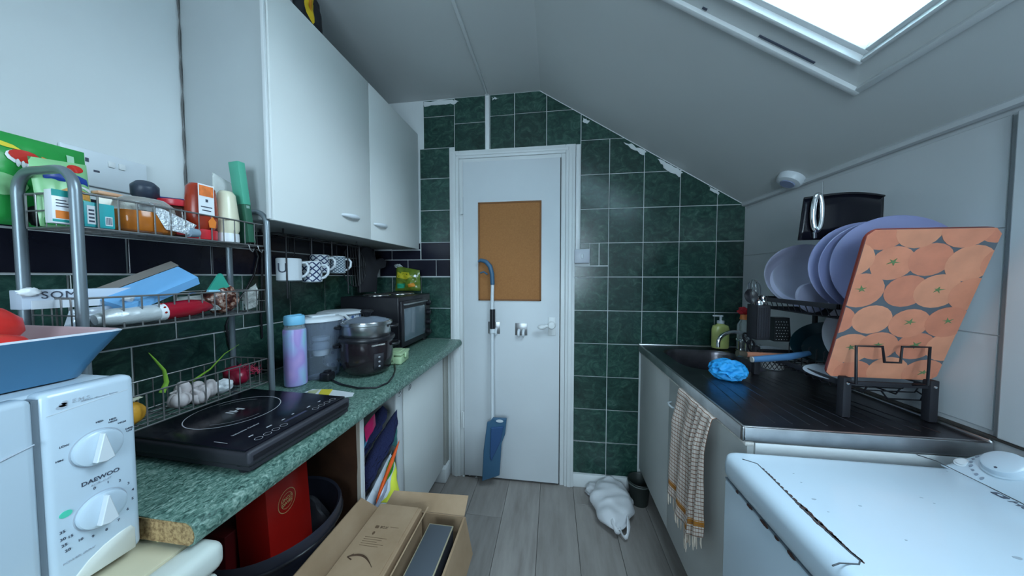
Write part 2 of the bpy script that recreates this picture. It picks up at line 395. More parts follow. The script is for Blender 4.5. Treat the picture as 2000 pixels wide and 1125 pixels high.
A = b.ring([slope(p[0], p[1], .002) for p in o_]); B = b.ring([slope(p[0], p[1], .008) for p in i_]); b.bridge(A, B); obj('reveal', b, M['ceil'], sk, 0, solid=.002)
b = MB()
for (sa, sb) in ((.28, .52), (.60, .615), (.78, .95)): b.box((sa, y1 - .022, -.0005), (sb, y1 - .017, .004), M_=MS)
obj('vent_slot', b, M['ink'], sk, 0)
rim('window_frame', (s0 + .062, y0 + .062, s1 - .064, y1 - .068), (s0 + .075, y0 + .075, s1 - .074, y1 - .080), -.006, .03, M['gloss'], .003)
rim('sash', (s0 + .074, y0 + .074, s1 - .073, y1 - .079), (s0 + .092, y0 + .092, s1 - .086, y1 - .094), .010, .05, M['gloss'])
b = MB(); b.box((s0 + .088, y0 + .088, .030), (s1 - .084, y1 - .092, .034), M_=MS); obj('pane', b, M['glass'], sk, 0)
# ---------------------------------------------------------------- wall tiles
MBK = frame((0, YB, 0), (1, 0, 0), (0, -1, 0))   # local x = X, local y = ... z downwards
def bt(x0, x1, z0, z1, m='tile', lift=0):
    g = .0021; pl = rec(x0 + g, z0 + g, x1 - g, z1 - g)
    pl = clip(pl, .5320, .8467, .5320 * -.08 + .8467 * 2.39 - .006)
    if len(pl) < 3: return
    A = sum(pl[i - 1][0] * pl[i][1] - pl[i][0] * pl[i - 1][1] for i in range(len(pl))) / 2
    if abs(A) < 3e-4: return
    b = MB(); mm = Matrix(((1, 0, 0, 0), (0, 0, -1, YB), (0, 1, 0, 0), (0, 0, 0, 1)))
    j = rng.uniform(-.0004, .0004)
    b.prism(pl, .0052 + j, mm, .0012); obj('tile', b, M[m], wall_back, 0)
zr = [.085, .285, .485, .685, .885, 1.083, 1.283, 1.483, 1.683, 1.883, 2.083, 2.283, 2.40]
xc = [.125, .322, .515, .71, .905, 1.048]
for k in range(len(zr) - 1):
    for j in range(5):
        x0 = xc[j]; x1_ = xc[j + 1]
        if k == 6 and j == 0: continue
        if k >= 7 and j == 0: x0 = .158
        if k >= 10 and j == 0: x1_ = .335
        if k < 5 and j > 1: continue
        if k < 4 and j == 1: x1_ = .505
        bt(x0, x1_, zr[k], zr[k + 1])
for j in (2, 3, 4): bt(xc[j], xc[j + 1], .885, 1.083)
bt(.125, .322, 1.283, 1.347); bt(.215, .268, 1.35, 1.483); bt(.27, .322, 1.35, 1.483); bt(.158, .215, 1.45, 1.483)
for a, e in ((-.235, -.042), (-.042, .158)): bt(a, e, 2.062, 2.265); bt(a, e, 2.265, 2.388)
bt(-.386, -.235, 2.062, 2.262); bt(-.386, -.235, 2.262, 2.388)
bt(-.611, -.415, 2.062, 2.232); bt(-.611, -.415, 2.232, 2.388)
bt(-.813, -.611, 2.09, 2.285); bt(-.813, -.611, 2.285, 2.385)
for a, e in ((1.904, 2.09), (1.704, 1.904), (1.503, 1.704), (1.083, 1.283), (.885, 1.083)): bt(-.84, -.645, a, e)
bt(-.84, -.645, 1.393, 1.503, 'blk'); bt(-.739, -.645, 1.286, 1.393, 'blk'); bt(-.93, -.739, 1.286, 1.393, 'blk'); bt(-1.125, -.93, 1.286, 1.393, 'blk')
bt(-1.04, -.843, 1.393, 1.455, 'blk'); bt(-1.16, -1.04, 1.393, 1.455, 'blk'); bt(-1.04, -.843, 1.458, 1.50, 'blk')
for a, e in ((-1.04, -.84), (-1.16, -1.04)): bt(a, e, 1.083, 1.283); bt(a, e, .885, 1.083)
def lt(y0, y1, z0, z1, m='tile'):
    g = .0027; mm = Matrix(((0, 0, 1, XL), (1, 0, 0, 0), (0, 1, 0, 0), (0, 0, 0, 1))); b = MB()
    y0 = max(y0, .0); y1 = min(y1, YB - .008)
    if y1 - y0 < .01: return
    b.prism(rec(y0 + g, z0 + g, y1 - g, z1 - g), .0052 + rng.uniform(-.0004, .0004), mm, .0012); obj('tile', b, M[m], wall_left, 0)
for k in range(-3, 9):
    lt(.66 + (k - 2) * .202, .66 + (k - 1) * .202, .892, 1.090)
    lt(.558 + (k - 2) * .202, .558 + (k - 1) * .202, 1.090, 1.292)
    lt(.66 + (k - 2) * .202, .66 + (k - 1) * .202, 1.292, 1.392, 'blk')
    lt(.558 + (k - 2) * .202, .558 + (k - 1) * .202, 1.392, 1.485, 'blk')
# plaster smears on the edge tiles
def smear(pts, seed):
    r_ = random.Random(seed); out = []
    for i in range(len(pts)):
        a, c = pts[i], pts[(i + 1) % len(pts)]; out.append(a)
        for t in (.25, .5, .75): out.append((a[0] + (c[0] - a[0]) * t + r_.uniform(-2.2, 2.2), a[1] + (c[1] - a[1]) * t + r_.uniform(-2.2, 2.2)))
    b = MB(); b.prism([(q.x, q.z) for q in (P(u, v, 'y', YB - .005) for u, v in out)], .0068, Matrix(((1, 0, 0, 0), (0, 0, -1, YB), (0, 1, 0, 0), (0, 0, 0, 1)))); obj('plaster_smear', b, M['wall'], wall_back, 0)
smear([(829, 199), (884, 195), (896, 199), (884, 204), (860, 205), (829, 209)], 1)
smear([(960, 190), (974, 192), (962, 196)], 2); smear([(1218, 278), (1238, 284), (1262, 296), (1256, 303), (1232, 290)], 3)
smear([(1284, 310), (1310, 322), (1334, 338), (1326, 346), (1296, 328)], 4); smear([(1384, 364), (1404, 372), (1403, 381), (1388, 372)], 5)
smear([(1138, 230), (1152, 236), (1146, 242), (1138, 237)], 6)
# right wall panels
b = None
for (a, e) in ((.845, 1.325), (1.325, 1.80)):
    for (c, d) in ((.915, 1.145), (1.145, 1.40), (1.40, 1.66)):
        b = MB(); b.prism(rec(a + .0012, c + .0012, e - .0012, d - .0012), .004, Matrix(((0, 0, -1, XR), (1, 0, 0, 0), (0, 1, 0, 0), (0, 0, 0, 1))), .001); obj('panel', b, M['wallr'], wall_right, 0)
b = MB(); b.box((XR - .004, .834, .905), (XR - .001, .843, 1.655)); o = obj('trim_1', b, mat('grey_sealant', (.28, .30, .31), .6), None, 0); struct(o)
b = MB(); b.box((XR - .016, -.2, .906), (XR, .829, 1.66), .003); struct(obj('trim_2', b, M['wallr'], None, 0))
b = MB(); b.box((XR - .012, -.2, .8975), (XR - .001, 1.79, .905), .002); struct(obj('trim_3', b, mat('dark_grubby_sealant', (.06, .055, .05), .6, var=.4, vscale=20), None, 0))
b = MB(); b.tube([slope(SL - .012, y, -.006) for y in [YF + i * (YB - YF) / 20 for i in range(21)]], .012, 6); struct(obj('trim_4', b, M['wallr'], None))
# skirting
b = MB(); b.box((.125, YB - .014, 0), (.505, YB, .080), .004); struct(obj('baseboard_back', b, M['gloss']))
b = MB(); b.box((-.735, 1.700, 0), (-.650, YB, .095), .012); struct(obj('baseboard_left', b, M['gloss']))
b = MB(); b.box((-.735, 1.735, .095), (-.665, YB, .848), .004); struct(obj('trim_5', b, mat('beige_grey_boxing', (.40, .40, .37), .5, var=.05, vscale=5)))
# ---------------------------------------------------------------- door
dr = struct(thing('door_1', '', '', (-.55, 1.79, 0))); del dr['label'], dr['category']
b = MB(); b.box((-.552, 1.775, .018), (.040, 1.80, 1.985), .003); leaf = obj('door_leaf', b, M['door'], dr)
b = MB(); fr = M['gloss']
def prof(b, x0, x1, z0, z1):
    b.box((x0, YB - .020, z0), (x1, YB, z1), .003)
prof(b, -.640, -.582, 0, 2.060); prof(b, .072, .128, 0, 2.060); b.box((-.5815, YB - .0195, 2.012), (.0715, YB, 2.0595), .002)
b.box((-.625, YB - .027, .001), (-.600, YB - .001, 2.0445), .004); b.box((.088, YB - .027, .001), (.112, YB - .001, 2.0445), .004); b.box((-.5995, YB - .0265, 2.026), (.0875, YB - .001, 2.044), .004)
b.box((-.5815, YB - .012, .001), (-.556, YB - .001, 2.0115), .001); b.box((.046, YB - .012, .001), (.0715, YB - .001, 2.0115), .001); b.box((-.5555, YB - .0115, 1.989), (.0455, YB - .001, 2.0112), .001)
obj('door_frame', b, fr, dr)
b = MB(); b.box((-.555, 1.797, .0), (.045, 1.801, 1.992)); obj('shadow_gap', b, M['gap'], dr, 0)
for z in (1.72, .38):
    b = MB(); b.cyl((-.557, 1.772, z - .05), (-.557, 1.772, z + .05), .006, n=10); b.box((-.574, 1.778, z - .05), (-.545, 1.781, z + .05), .001); obj('hinge', b, M['gloss'], dr)
a = P(934, 396, 'y', 1.775); c = P(1057, 588, 'y', 1.775)
ck = thing('cork_board', 'orange brown cork board panel fixed to the white door', 'board', (-.45, 1.775, 1.1))
b = MB(); b.box((a.x + .008, 1.770, c.z + .008), (c.x - .008, 1.775, a.z - .008), .001); obj('cork_sheet', b, M['cork'], ck)
b = MB()
for q in ((a.x, c.z, a.x + .010, a.z), (c.x - .010, c.z, c.x, a.z), (a.x, c.z, c.x, c.z + .010), (a.x, a.z - .010, c.x, a.z)): b.box((q[0], 1.766, q[1]), (q[2], 1.775, q[3]), .002)
obj('frame', b, M['corke'], ck)
for i, (u, v) in enumerate(((965, 640), (1018, 643))):
    q = P(u, v, 'y', 1.775)
    h = thing('adhesive_hook', ('brushed steel adhesive hook plate on the door behind the mop pole', 'brushed steel adhesive hook plate on the door right of the mop pole')[i], 'hook', q, 0, 'hook plates on the door')
    b = MB(); b.box((q.x - .037, 1.7725, q.z - .037), (q.x + .037, 1.775, q.z + .037), .001); obj('hook_plate', b, mat('brushed_steel_plate', (.30, .30, .31), .35, 1), h)
    for dx in (-.014, .014):
        b = MB(); b.tube([(q.x + dx, 1.772, q.z - .005), (q.x + dx, 1.755, q.z - .012), (q.x + dx, 1.748, q.z - .024), (q.x + dx, 1.752, q.z - .036), (q.x + dx, 1.765, q.z - .038)], .009, 8); obj('hook', b, M['whitep'], h, 60)
q = P(1078, 637, 'y', 1.775)
b = MB(); b.box((q.x - .022, 1.768, q.z - .055), (q.x + .022, 1.775, q.z + .055), .003); pl = obj('lock_plate', b, M['gloss'], dr)
b = MB(); b.lathe([(0, -.052), (.018, -.050), (.024, -.040), (.020, -.030), (.010, -.022), (.009, 0)], 20, frame((q.x - .002, 1.768, q.z + .012), (1, 0, 0), (0, 1, 0)))
b.cyl((q.x - .002, 1.74, q.z + .012), (q.x - .045, 1.725, q.z + .004), .009, .007, 12); b.clump((q.x - .060, 1.722, q.z), (.024, .014, .014), 2, .12, 2, 2); obj('door_handle', b, M['gloss'], dr)
# surface switch with conduit
sw = thing('wall_switch', 'white square surface switch on the green tiles right of the door', 'switch', (.19, 1.79, 1.38))
a = P(1122, 487, 'y', 1.77); c = P(1152, 514, 'y', 1.77)
b = MB(); b.box((a.x, 1.765, c.z), (c.x, YB - .004, a.z), .004); obj('box', b, mat('grey_white_plastic', (.50, .52, .58), .35), sw)
cx = (a.x + c.x) / 2; cz = (a.z + c.z) / 2
b = MB(); b.box((cx - .008, 1.760, cz - .012), (cx + .008, 1.766, cz + .012), .002); obj('rocker', b, M['whitep'], sw)
cd = thing('cable_conduit', 'thin white cable trunking down the right edge of the door frame', 'conduit', (.143, 1.79, 1.7))
b = MB(); b.box((.130, YB - .018, 1.42), (.156, YB, 2.055), .003); obj('trunking', b, M['gloss'], cd)
cd = thing('cable_conduit', 'thin white cable trunking above the door running on along the ceiling', 'conduit', (-.40, 1.79, 2.39))
b = MB(); b.box((-.414, YB - .016, 2.06), (-.388, YB, 2.39), .003); obj('trunking', b, M['gloss'], cd)
b = MB(); b.box((-.408, -.3, 2.378), (-.392, YB, 2.391), .003); obj('ceiling_run', b, M['gloss'], cd)
# puck on the slope
sp = thing('ceiling_puck', 'round white fitting with grey centre on the sloping ceiling', 'alarm', slope(1.28, 1.42))
mm = frame(slope(1.283, 1.425), (0, 1, 0), -SN)
b = MB(); b.lathe([(0, 0), (.048, 0), (.048, .012), (.042, .026), (.030, .030), (0, .030)], 32, mm); obj('housing', b, M['whitep'], sp)
b = MB(); b.lathe([(0, .0295), (.027, .0305), (.025, .034), (0, .034)], 28, mm); obj('grille', b, mat('blue_grey_mesh', (.24, .28, .42), .5), sp)
# ================================================================ left side: furniture
MXY = Matrix(((0, 0, 1, 0), (1, 0, 0, 0), (0, 1, 0, 0), (0, 0, 0, 1)))     # polygon (y,z) extruded along +x
MXZ = Matrix(((1, 0, 0, 0), (0, 0, -1, 0), (0, 1, 0, 0), (0, 0, 0, 1)))    # polygon (x,z) extruded along -y
def off(m, v): q = m.copy(); q.translation = Vector(v); return q
# wall cabinet
wc = thing('wall_cabinet', 'white two-door wall cabinet above the green worktop', 'cabinet', (-1.0, 1.3, 1.46))
b = MB(); cz0, cz1 = 1.462, 2.182
b.box((XL + .004, .803, cz0), (-.868, .819, cz1), .001); obj('side_panel', b, mat('shade_grey_side_panel', (.42, .45, .46), .5, bump=.08, bscale=12, var=.05, vscale=4), wc)  # grey panel paint, with the shade on this side put into its colour
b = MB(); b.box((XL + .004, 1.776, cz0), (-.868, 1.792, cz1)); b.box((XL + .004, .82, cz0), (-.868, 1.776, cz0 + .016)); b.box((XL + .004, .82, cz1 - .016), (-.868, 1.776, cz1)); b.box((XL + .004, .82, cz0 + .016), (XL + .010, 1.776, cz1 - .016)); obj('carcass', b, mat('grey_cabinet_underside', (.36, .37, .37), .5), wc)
for i, (a, e) in enumerate(((.803, 1.290), (1.293, 1.792))):
    b = MB(); b.box((-.867, a, cz0 - .002), (-.850, e, cz1), .0015); d = obj('door', b, M['lam'], wc)
    hy = (1.150, 1.365)[i]
    b = MB(); prof_ = []
    for k in range(13):
        t = k / 12; prof_.append((-.850 + .020 * math.sin(math.pi * t) ** .6, hy - .052 + .104 * t, 1.537))
    b.tube(prof_, [.0035 + .0035 * math.sin(math.pi * k / 12) for k in range(13)], 8, rz=1.5); obj('handle', b, M['whitep'], d, 60)
b = MB(); b.box((-.868, .794, cz0), (-.856, .8025, cz1), .002); obj('edge_strip', b, M['gloss'], wc)
b = MB(); pts = [(XL + .004 + .0015 * math.sin(z * 31), .799, z) for z in [1.47 + i * .036 for i in range(21)]]; b.tube(pts, [.002 + .0012 * math.sin(i * 2.1) for i in range(21)], 6); obj('sealant_crack', b, mat('dark_crack', (.12, .12, .12), .8), wc)
# things on top of the cabinet
bp = Pillow(P(562, 0, 'x', -.885) + Vector((0, -.06, -.04)), P(594, 0, 'x', -.885) + Vector((0, 0, -.06)), P(594, -60, 'x', -.885), P(545, -60, 'x', -.885), .08, .2, 3)
bp.c = [Vector((-.90, .80, 2.185)), Vector((-.90, .935, 2.185)), Vector((-.90, .935, 2.36)), Vector((-.90, .80, 2.36))]; bp.n = Vector((1, 0, 0))
o = bp.build('plastic_bag', rgb('pale_mauve_plastic', 190, 180, 195, .3), None); tag(o, 'pale plastic bag on top of the wall cabinet, nearest the viewer', 'bag')
bk = thing('zip_bag', 'black bag with yellow tag on top of the wall cabinet', 'bag', (-.90, 1.0, 2.183))
bp.c = [Vector((-.895, .925, 2.185)), Vector((-.895, 1.075, 2.185)), Vector((-.895, 1.05, 2.33)), Vector((-.895, .925, 2.35))]; bp.n = Vector((1, 0, 0)); bp.seed = 5; bp.d = .05
bp.build('bag_body', M['blackm'], bk)
bp.decal('tag', [(.24, .32), (.50, .12), (.56, .2), (.52, .92), (.30, .95)], rgb('yellow_tag', 225, 185, 30), bk, .002)
bp.decal('print', [(.37, .42), (.45, .34), (.47, .7), (.38, .75)], rgb('orange_print', 190, 120, 20), bk, .004)
pb = Pillow((-.96, 1.0, 2.187), (-.96, 1.095, 2.187), (-.96, 1.10, 2.375), (-.96, .99, 2.375), .05, .2, 8); pb.n = Vector((1, 0, 0))
tag(pb.build('folded_bag', rgb('lilac_plastic', 140, 145, 190, .3), None), 'lilac plastic bag behind the black bag on the wall cabinet', 'bag')
# socket on the left wall
sk_ = thing('wall_socket', 'white double wall socket above the wire rack', 'socket', (XL, .62, 1.55))
a0 = P(172, 300, 'x', XL + .008); a1 = P(262, 372, 'x', XL + .008)
b = MB(); b.box((XL, .555, 1.515), (XL + .009, .706, 1.605), .003); obj('face_plate', b, M['whitep'], sk_)
for dy in (.595,):
    b = MB(); b.box((XL + .0085, dy - .003, 1.573), (XL + .0096, dy + .003, 1.583)); b.box((XL + .0085, dy + .010, 1.552), (XL + .0096, dy + .020, 1.557)); b.box((XL + .0085, dy - .020, 1.552), (XL + .0096, dy - .010, 1.557)); obj('pin_hole', b, M['ink'], sk_, 0)
for dy in (.636, .655):
    b = MB(); b.box((XL + .008, dy - .006, 1.573), (XL + .0125, dy + .006, 1.588), .001); obj('switch', b, M['gloss'], sk_)
# worktop
wt = thing('worktop', 'green speckled laminate worktop along the left wall', 'worktop', (-.87, 1.1, .85))
yw0, yw1 = .383, 1.775
pr = [(XL + .002, .850), (-.577, .850), (-.569, .855), (-.566, .865), (-.567, .876), (-.572, .885), (-.581, .890), (XL + .002, .890)]
b = MB(); A = b.ring([(x, yw0, z) for x, z in pr]); B = b.ring([(x, yw1, z) for x, z in pr]); b.bridge(A, B); b.cap(B); b.cap(A, True); obj('laminate', b, M['top'], wt, 40)
b = MB(); pc = [(x + (.003 if x < -1 else -.003), z + (.0015 if z < .87 else -.0022)) for x, z in pr]; b.prism([(x, z) for x, z in pc], .0012, off(MXZ, (0, yw0, 0))); obj('chipboard_core', b, M['chip'], wt, 0)
# base cabinet, far
bc = thing('base_cabinet', 'white base cabinet under the far end of the green worktop', 'cabinet', (-.9, 1.43, 0))
b = MB(); b.box((XL + .004, 1.20, .10), (-.676, 1.216, .848)); b.box((XL + .004, 1.665, .10), (-.676, 1.69, .848)); b.box((XL + .004, 1.216, .10), (-.676, 1.665, .116)); b.box((XL + .004, 1.216, .80), (-.676, 1.665, .848)); obj('carcass', b, M['lamr'], bc)
b = MB(); b.box((-.74, 1.20, .002), (-.724, 1.69, .10)); obj('plinth', b, mat('dark_plinth', (.05, .05, .05), .7), bc)
b = MB(); b.box((-.674, 1.215, .125), (-.656, 1.682, .838), .0015); d = obj('door', b, M['lam'], bc)
b = MB(); b.tube([Vector((-.652, 1.262, .775)) + Vector((.004 * math.sin(t), .010 * math.cos(t), .014 * math.sin(t))) for t in [i * math.pi / 8 for i in range(-5, 12)]], .0018, 6); b.cyl((-.657, 1.262, .775), (-.650, 1.262, .775), .004, n=8); obj('ring_pull', b, M['chrome'], d)
# open bay unit
ou = thing('open_base_unit', 'open doorless base unit with chipped white edge and brown side', 'cabinet', (-.9, 1.03, 0))
b = MB(); b.box((-1.12, .915, .02), (-.664, .928, .848)); obj('side_panel', b, M['brownb'], ou, 0)
b = MB(); r_ = random.Random(4); zz = [.02 + i * .828 / 26 for i in range(27)]
L = [(-.664, z) for z in zz]; 
for i, z in enumerate(zz): pass
b.box((-.664, .913, .02), (-.655, .933, .848), .001); obj('edge_strip', b, M['gloss'], ou)
b = MB(); poly = [(-.6665 - .004 * r_.random(), z) for z in zz] + [(-.657, .848), (-.657, .02)]; b.prism(poly, .0016, off(MXZ, (0, .9132, 0))); obj('paint_chips', b, mat('chipped_paint', (.42, .36, .30), .7), ou, 0)
b = MB(); b.box((XL + .006, 1.182, .02), (-.664, 1.197, .848)); b.box((-.664, 1.150, .02), (-.655, 1.197, .848), .001); obj('stile', b, M['gloss'], ou)
b = MB(); b.box((XL + .004, .93, .10), (-.67, 1.18, .114)); obj('bottom_shelf', b, M['lamr'], ou)
b = MB(); b.cyl((-.655, 1.172, .785), (-.648, 1.172, .785), .004, n=8); b.tube([Vector((-.650, 1.172, .78)) + Vector((.004 * math.sin(t), .008 * math.cos(t), .012 * math.sin(t))) for t in [i * math.pi / 8 for i in range(-6, 8)]], .0016, 6); obj('hook', b, M['chrome'], ou)
# bay behind the bin: back boards
# appliance under the microwave
ap = thing('under_counter_appliance', 'yellowed white under-counter appliance beneath the microwave', 'appliance', (-.85, .1, 0))
b = MB(); b.box((-1.14, -.19, .02), (-.575, .400, .800), .004); obj('body', b, M['cream'], ap)
b = MB(); b.box((-1.14, -.20, .797), (-.595, .410, .8455), .004); obj('top_panel', b, M['cream'], ap)
b = MB(); b.box((-.600, -.20, .797), (-.545, .412, .8445), .016, 4); obj('front_rail', b, mat('off_white_plastic', (.60, .64, .60), .35), ap, 50)
b = MB(); b.box((-.575, -.195, .03), (-.550, .405, .792), .012, 3); obj('door', b, mat('off_white_plastic', (.60, .64, .60), .35), ap, 50)
b = MB(); b.clump((-.655, .392, .849), (.006, .004, .003), 4, .4, 2, 2); b.clump((-.646, .388, .848), (.003, .005, .002), 5, .4, 2, 1); tag(obj('crumb', b, rgb('cream_crumb', 215, 205, 150)), 'pale crumb on the appliance below the worktop end', 'crumb')
# ---------------------------------------------------------------- microwave
mw = thing('microwave', 'white microwave oven with two dials under the blue bowl', 'microwave', (-.83, .12, .85))
fx = -.650; ya, yb_, yc = -.10, .282, .371; z0, z1 = .862, 1.132
b = MB(); b.box((-1.0, ya, z0), (fx - .020, yc - .003, z1), .008, 3); obj('case', b, M['appl'], mw)
b = MB(); b.box((fx - .030, yb_ + .001, z0 - .004), (fx, yc, z1 + .002), .009, 4); pan = obj('control_panel', b, M['appl'], mw, 50)
b = MB(); b.box((fx - .030, ya, z0 - .002), (fx, yb_ - .002, z1), .008, 3); dd = obj('door', b, M['appl'], mw, 50)
b = MB(); b.box((fx - .026, yb_ - .003, z0), (fx - .004, yb_ + .002, z1 - .004)); obj('door_seam', b, mat('grey_seam', (.16, .20, .24), .6), mw, 0)
b = MB(); b.tube([(fx + .0004, yb_ - .004, 1.073), (fx + .0006, yb_ - .03, 1.066), (fx + .0004, yb_ - .09, 1.054)], [.0010, .0016, .0008], 6); obj('door_crease', b, M['lgrey'], dd)
MF = Matrix(((0, 0, 1, fx), (1, 0, 0, 0), (0, 1, 0, 0), (0, 0, 0, 1)))     # text on the front: right = +y, up = z
def mt(body, y, z, size, m='ink', **k): return text(body, size, off(MF, (fx + .0003, y, z)), M[m], pan, **k)
cy_ = .3295
for k, (dy, dz) in enumerate(((.3295, 1.040), (.330, .948))):
    mm = frame((fx - .001, dy, dz), (0, 1, 0), (1, 0, 0))
    b = MB(); b.lathe([(0, 0), (.0262, 0), (.0262, .0012), (.0250, .0012)], 36, mm); obj('dial_ring', b, M['lgrey'], pan)
    b = MB(); b.lathe([(0, .001), (.0242, .001), (.0235, .006), (.019, .0085), (0, .0085)], 36, mm); dl = obj('dial', b, M['appl'], pan, 40)
    b = MB(); b.prism([(-.001, .021), (-.009, -.017), (0, -.020), (.009, -.017), (.001, .021)], .0165, mm, .0009, .006); obj('pointer', b, M['whitep'], dl, 30)
mt('DAEWOO', .331, .9945, .0080, bold=.0001, spacing=1.0); mt('KOR-6167', .331, .9880, .0045, 'lgrey')
mt('E.M.S', .317, 1.1155, .0075, 'lgrey'); mt('Enhanced Microwave System', .334, 1.1125, .0030, 'lgrey')
b = MB(); 
for k in range(3): b.prism(ell(0, 0, .0052 - k * .0012, .0028, 10), .0005, off(MF, (fx, .3005 + k * .0012, 1.1115 + k * .0025)))
obj('emblem', b, M['lgrey'], pan, 0)
b = MB(); b.prism([(.288, 1.1035), (.362, 1.1115), (.362, 1.1121), (.288, 1.1041)], .0004, off(MF, (fx, 0, 0))); obj('crease_line', b, M['whitep'], pan, 0)
for i, t in enumerate(range(10)):
    an = math.radians(100 - i * 23); tx = '0123456789'[i]
    mt(tx, .330 + .0325 * math.cos(an), .948 + .035 * math.sin(an), .0052, 'ink')
for tx, an in (('10', 222), ('15', 198)): mt(tx, .330 + .032 * math.cos(math.radians(an + 8)), .948 + .037 * math.sin(math.radians(an + 8)), .0050)
for tx, y, z in (('20', .2985, .9150), ('25', .2960, .9240), ('30', .2950, .9330), ('35', .2950, .9430)): mt(tx, y, z, .0052, 'ink')
for an, tx in ((150, 'LOW'), (180, 'MIN'), (85, 'MED'), (62, 'MED\nHIGH'), (42, 'HIGH'), (15, 'DEFR\nOST')):
    mt(tx, .3295 + .0335 * math.cos(math.radians(an)), 1.040 + .036 * math.sin(math.radians(an)), .0036, 'ink')
b = MB(); b.prism(ell(.2985, .9655, .0055, .0045, 16), .0008, off(MF, (fx, 0, 0))); obj('green_spot', b, rgb('mint_green_print', 80, 200, 170), pan)
b = MB(); b.prism([(.362, .8605), (.362, .892), (.358, .899), (.345, .898), (.330, .893), (.315, .884), (.303, .872), (.297, .8605)], .0018, off(MF, (fx, 0, 0)), .001, -.004); obj('open_button', b, mat('faint_cream_plastic', (.62, .63, .58), .35), pan, 60)
mt('POWER 800W', .308, .8985, .0045, 'lgrey')
b = MB()
for y in (.28, -.05):
    for x in (-.69, -.95): b.cyl((x, y, .8455), (x, y, .864), .012, n=12)
islands(obj('foot', b, M['blackm'], mw))
# blue bowl
bw = thing('fruit_bowl', 'blue tapered bowl with pink inside on top of the microwave', 'bowl', (-.80, .25, 1.134))
def sq(hx, y0, y1, z, r=.02): return [Vector((-.838 + p[0], p[1], z)) for p in rrect(-hx, y0, hx, y1, r)]
b = MB(); b.mi = 0
R1 = b.ring(sq(.132, .04, .352, 1.1345)); R2 = b.ring(sq(.156, .0, .386, 1.200)); b.cap(R1, True); 
Rm = b.ring(sq(.142, .025, .366, 1.164)); b.bridge(R1, Rm); b.bridge(Rm, R2)
b.mi = 1; R3 = b.ring(sq(.153, .003, .383, 1.2025)); b.bridge(R2, R3); b.mi = 2; R4 = b.ring(sq(.150, .006, .379, 1.200)); b.bridge(R3, R4); R5 = b.ring(sq(.128, .045, .347, 1.140)); b.bridge(R4, R5); b.cap(R5)
obj('bowl_shell', b, [rgb('denim_blue_glaze', 66, 112, 145, .35), rgb('pale_rim', 200, 205, 215), rgb('pink_glaze', 190, 160, 165, .4)], bw, 30)
fm = rgb('red_tomato_skin', 205, 45, 40, .3, var=.12, vscale=12); sm_ = rgb('green_stalk', 60, 90, 40)
for i, (x, y, z, r) in enumerate(((-.835, .310, 1.208, .040), (-.790, .220, 1.182, .036), (-.745, .290, 1.176, .033))):
    t = thing('tomato', ('large red tomato on top in the blue bowl', 'red tomato low in the blue bowl, partly out of frame', 'small red tomato in the blue bowl, in front of the large one')[i], 'tomato', (x, y, z - r * .9), 0, 'tomatoes in the blue bowl')
    b = MB(); pr_ = [(0, -.86), (.35, -.88), (.75, -.6), (1, -.05), (.93, .4), (.6, .78), (.25, .84), (0, .72)]
    b.lathe([(r * 1.08 * q[0], r * .95 * q[1]) for q in pr_], 24, Matrix.Translation((x, y, z)) @ Euler((.25 * i, .2, 0)).to_matrix().to_4x4()); obj('flesh', b, fm, t, 80)
    b = MB(); b.tube([(x, y, z + r * .66), (x + .003, y, z + r * .9)], .003, 6); obj('stalk', b, sm_, t)
# ---------------------------------------------------------------- induction hob
hb = thing('induction_hob', 'black glass portable induction hob on the green worktop', 'hob', (-.82, .68, .89))
ax = Vector((.045, 1, 0)).normalized(); ay = Vector((-ax.y, ax.x, 0)); HW = .345; cen = Vector((-.592, .490, 0))
HM = Matrix((ax, ay, Vector((0, 0, 1)))).transposed().to_4x4(); HM.translation = Vector((cen.x, cen.y, 0))
W_ = .276
b = MB(); b.box((0, 0, .905), (W_, HW, .936), .008, 3, M_=HM); b.box((.004, .004, .898), (W_ - .004, HW - .004, .906), M_=HM); obj('housing', b, M['blackm'], hb, 50)
b = MB(); b.box((.004, .014, .9355), (W_ - .003, HW - .004, .940), .0012, M_=HM); gl = obj('glass', b, M['bglass'], hb)
b = MB(); b.box((.0, .0, .912), (W_, .010, .938), .005, 3, M_=HM); obj('front_bar', b, mat('dark_grey_plastic', (.035, .035, .045), .5), hb, 50)
for (x, y) in ((.025, .03), (W_ - .03, .03), (.03, HW - .03), (W_ - .03, HW - .03)):
    b = MB(); b.cyl(HM @ Vector((x, y, .890)), HM @ Vector((x, y, .906)), .018, .022, 14); obj('foot', b, M['black'], hb)
rc = Vector((-.808, .640, .941)); hl = HM.inverted() @ rc; ring_m = mat('silver_grey_print', (.50, .49, .52), .5)
def hring(b, cx, cy, r, w, n=64, a0=0, a1=1):
    for i in range(int(n * a0), int(n * a1)):
        t0, t1 = 2 * math.pi * i / n, 2 * math.pi * (i + 1) / n
        b.poly([HM @ Vector((cx + rr * math.cos(t), cy + rr * math.sin(t), .9403)) for rr, t in ((r - w, t0), (r, t0), (r, t1), (r - w, t1))])
b = MB(); hring(b, hl.x, hl.y, .0925, .0018); hring(b, hl.x, hl.y, .074, .0007, 64, .05, .22); hring(b, hl.x, hl.y, .074, .0007, 64, .55, .75); obj('ring_mark', b, ring_m, gl, 0)
def ht(body, x, y, s, **k):
    m = HM @ Matrix.Translation((x, y, .9403)); return text(body, s, m, ring_m, gl, **k)
ht('IH', hl.x, hl.y, .034, ext=.0001, bold=.0008)
b = MB()
for k, x in enumerate((.045, .064, .083, .102, .190, .209, .228, .247)): hring(b, x, .032, .0075, .0008, 18)
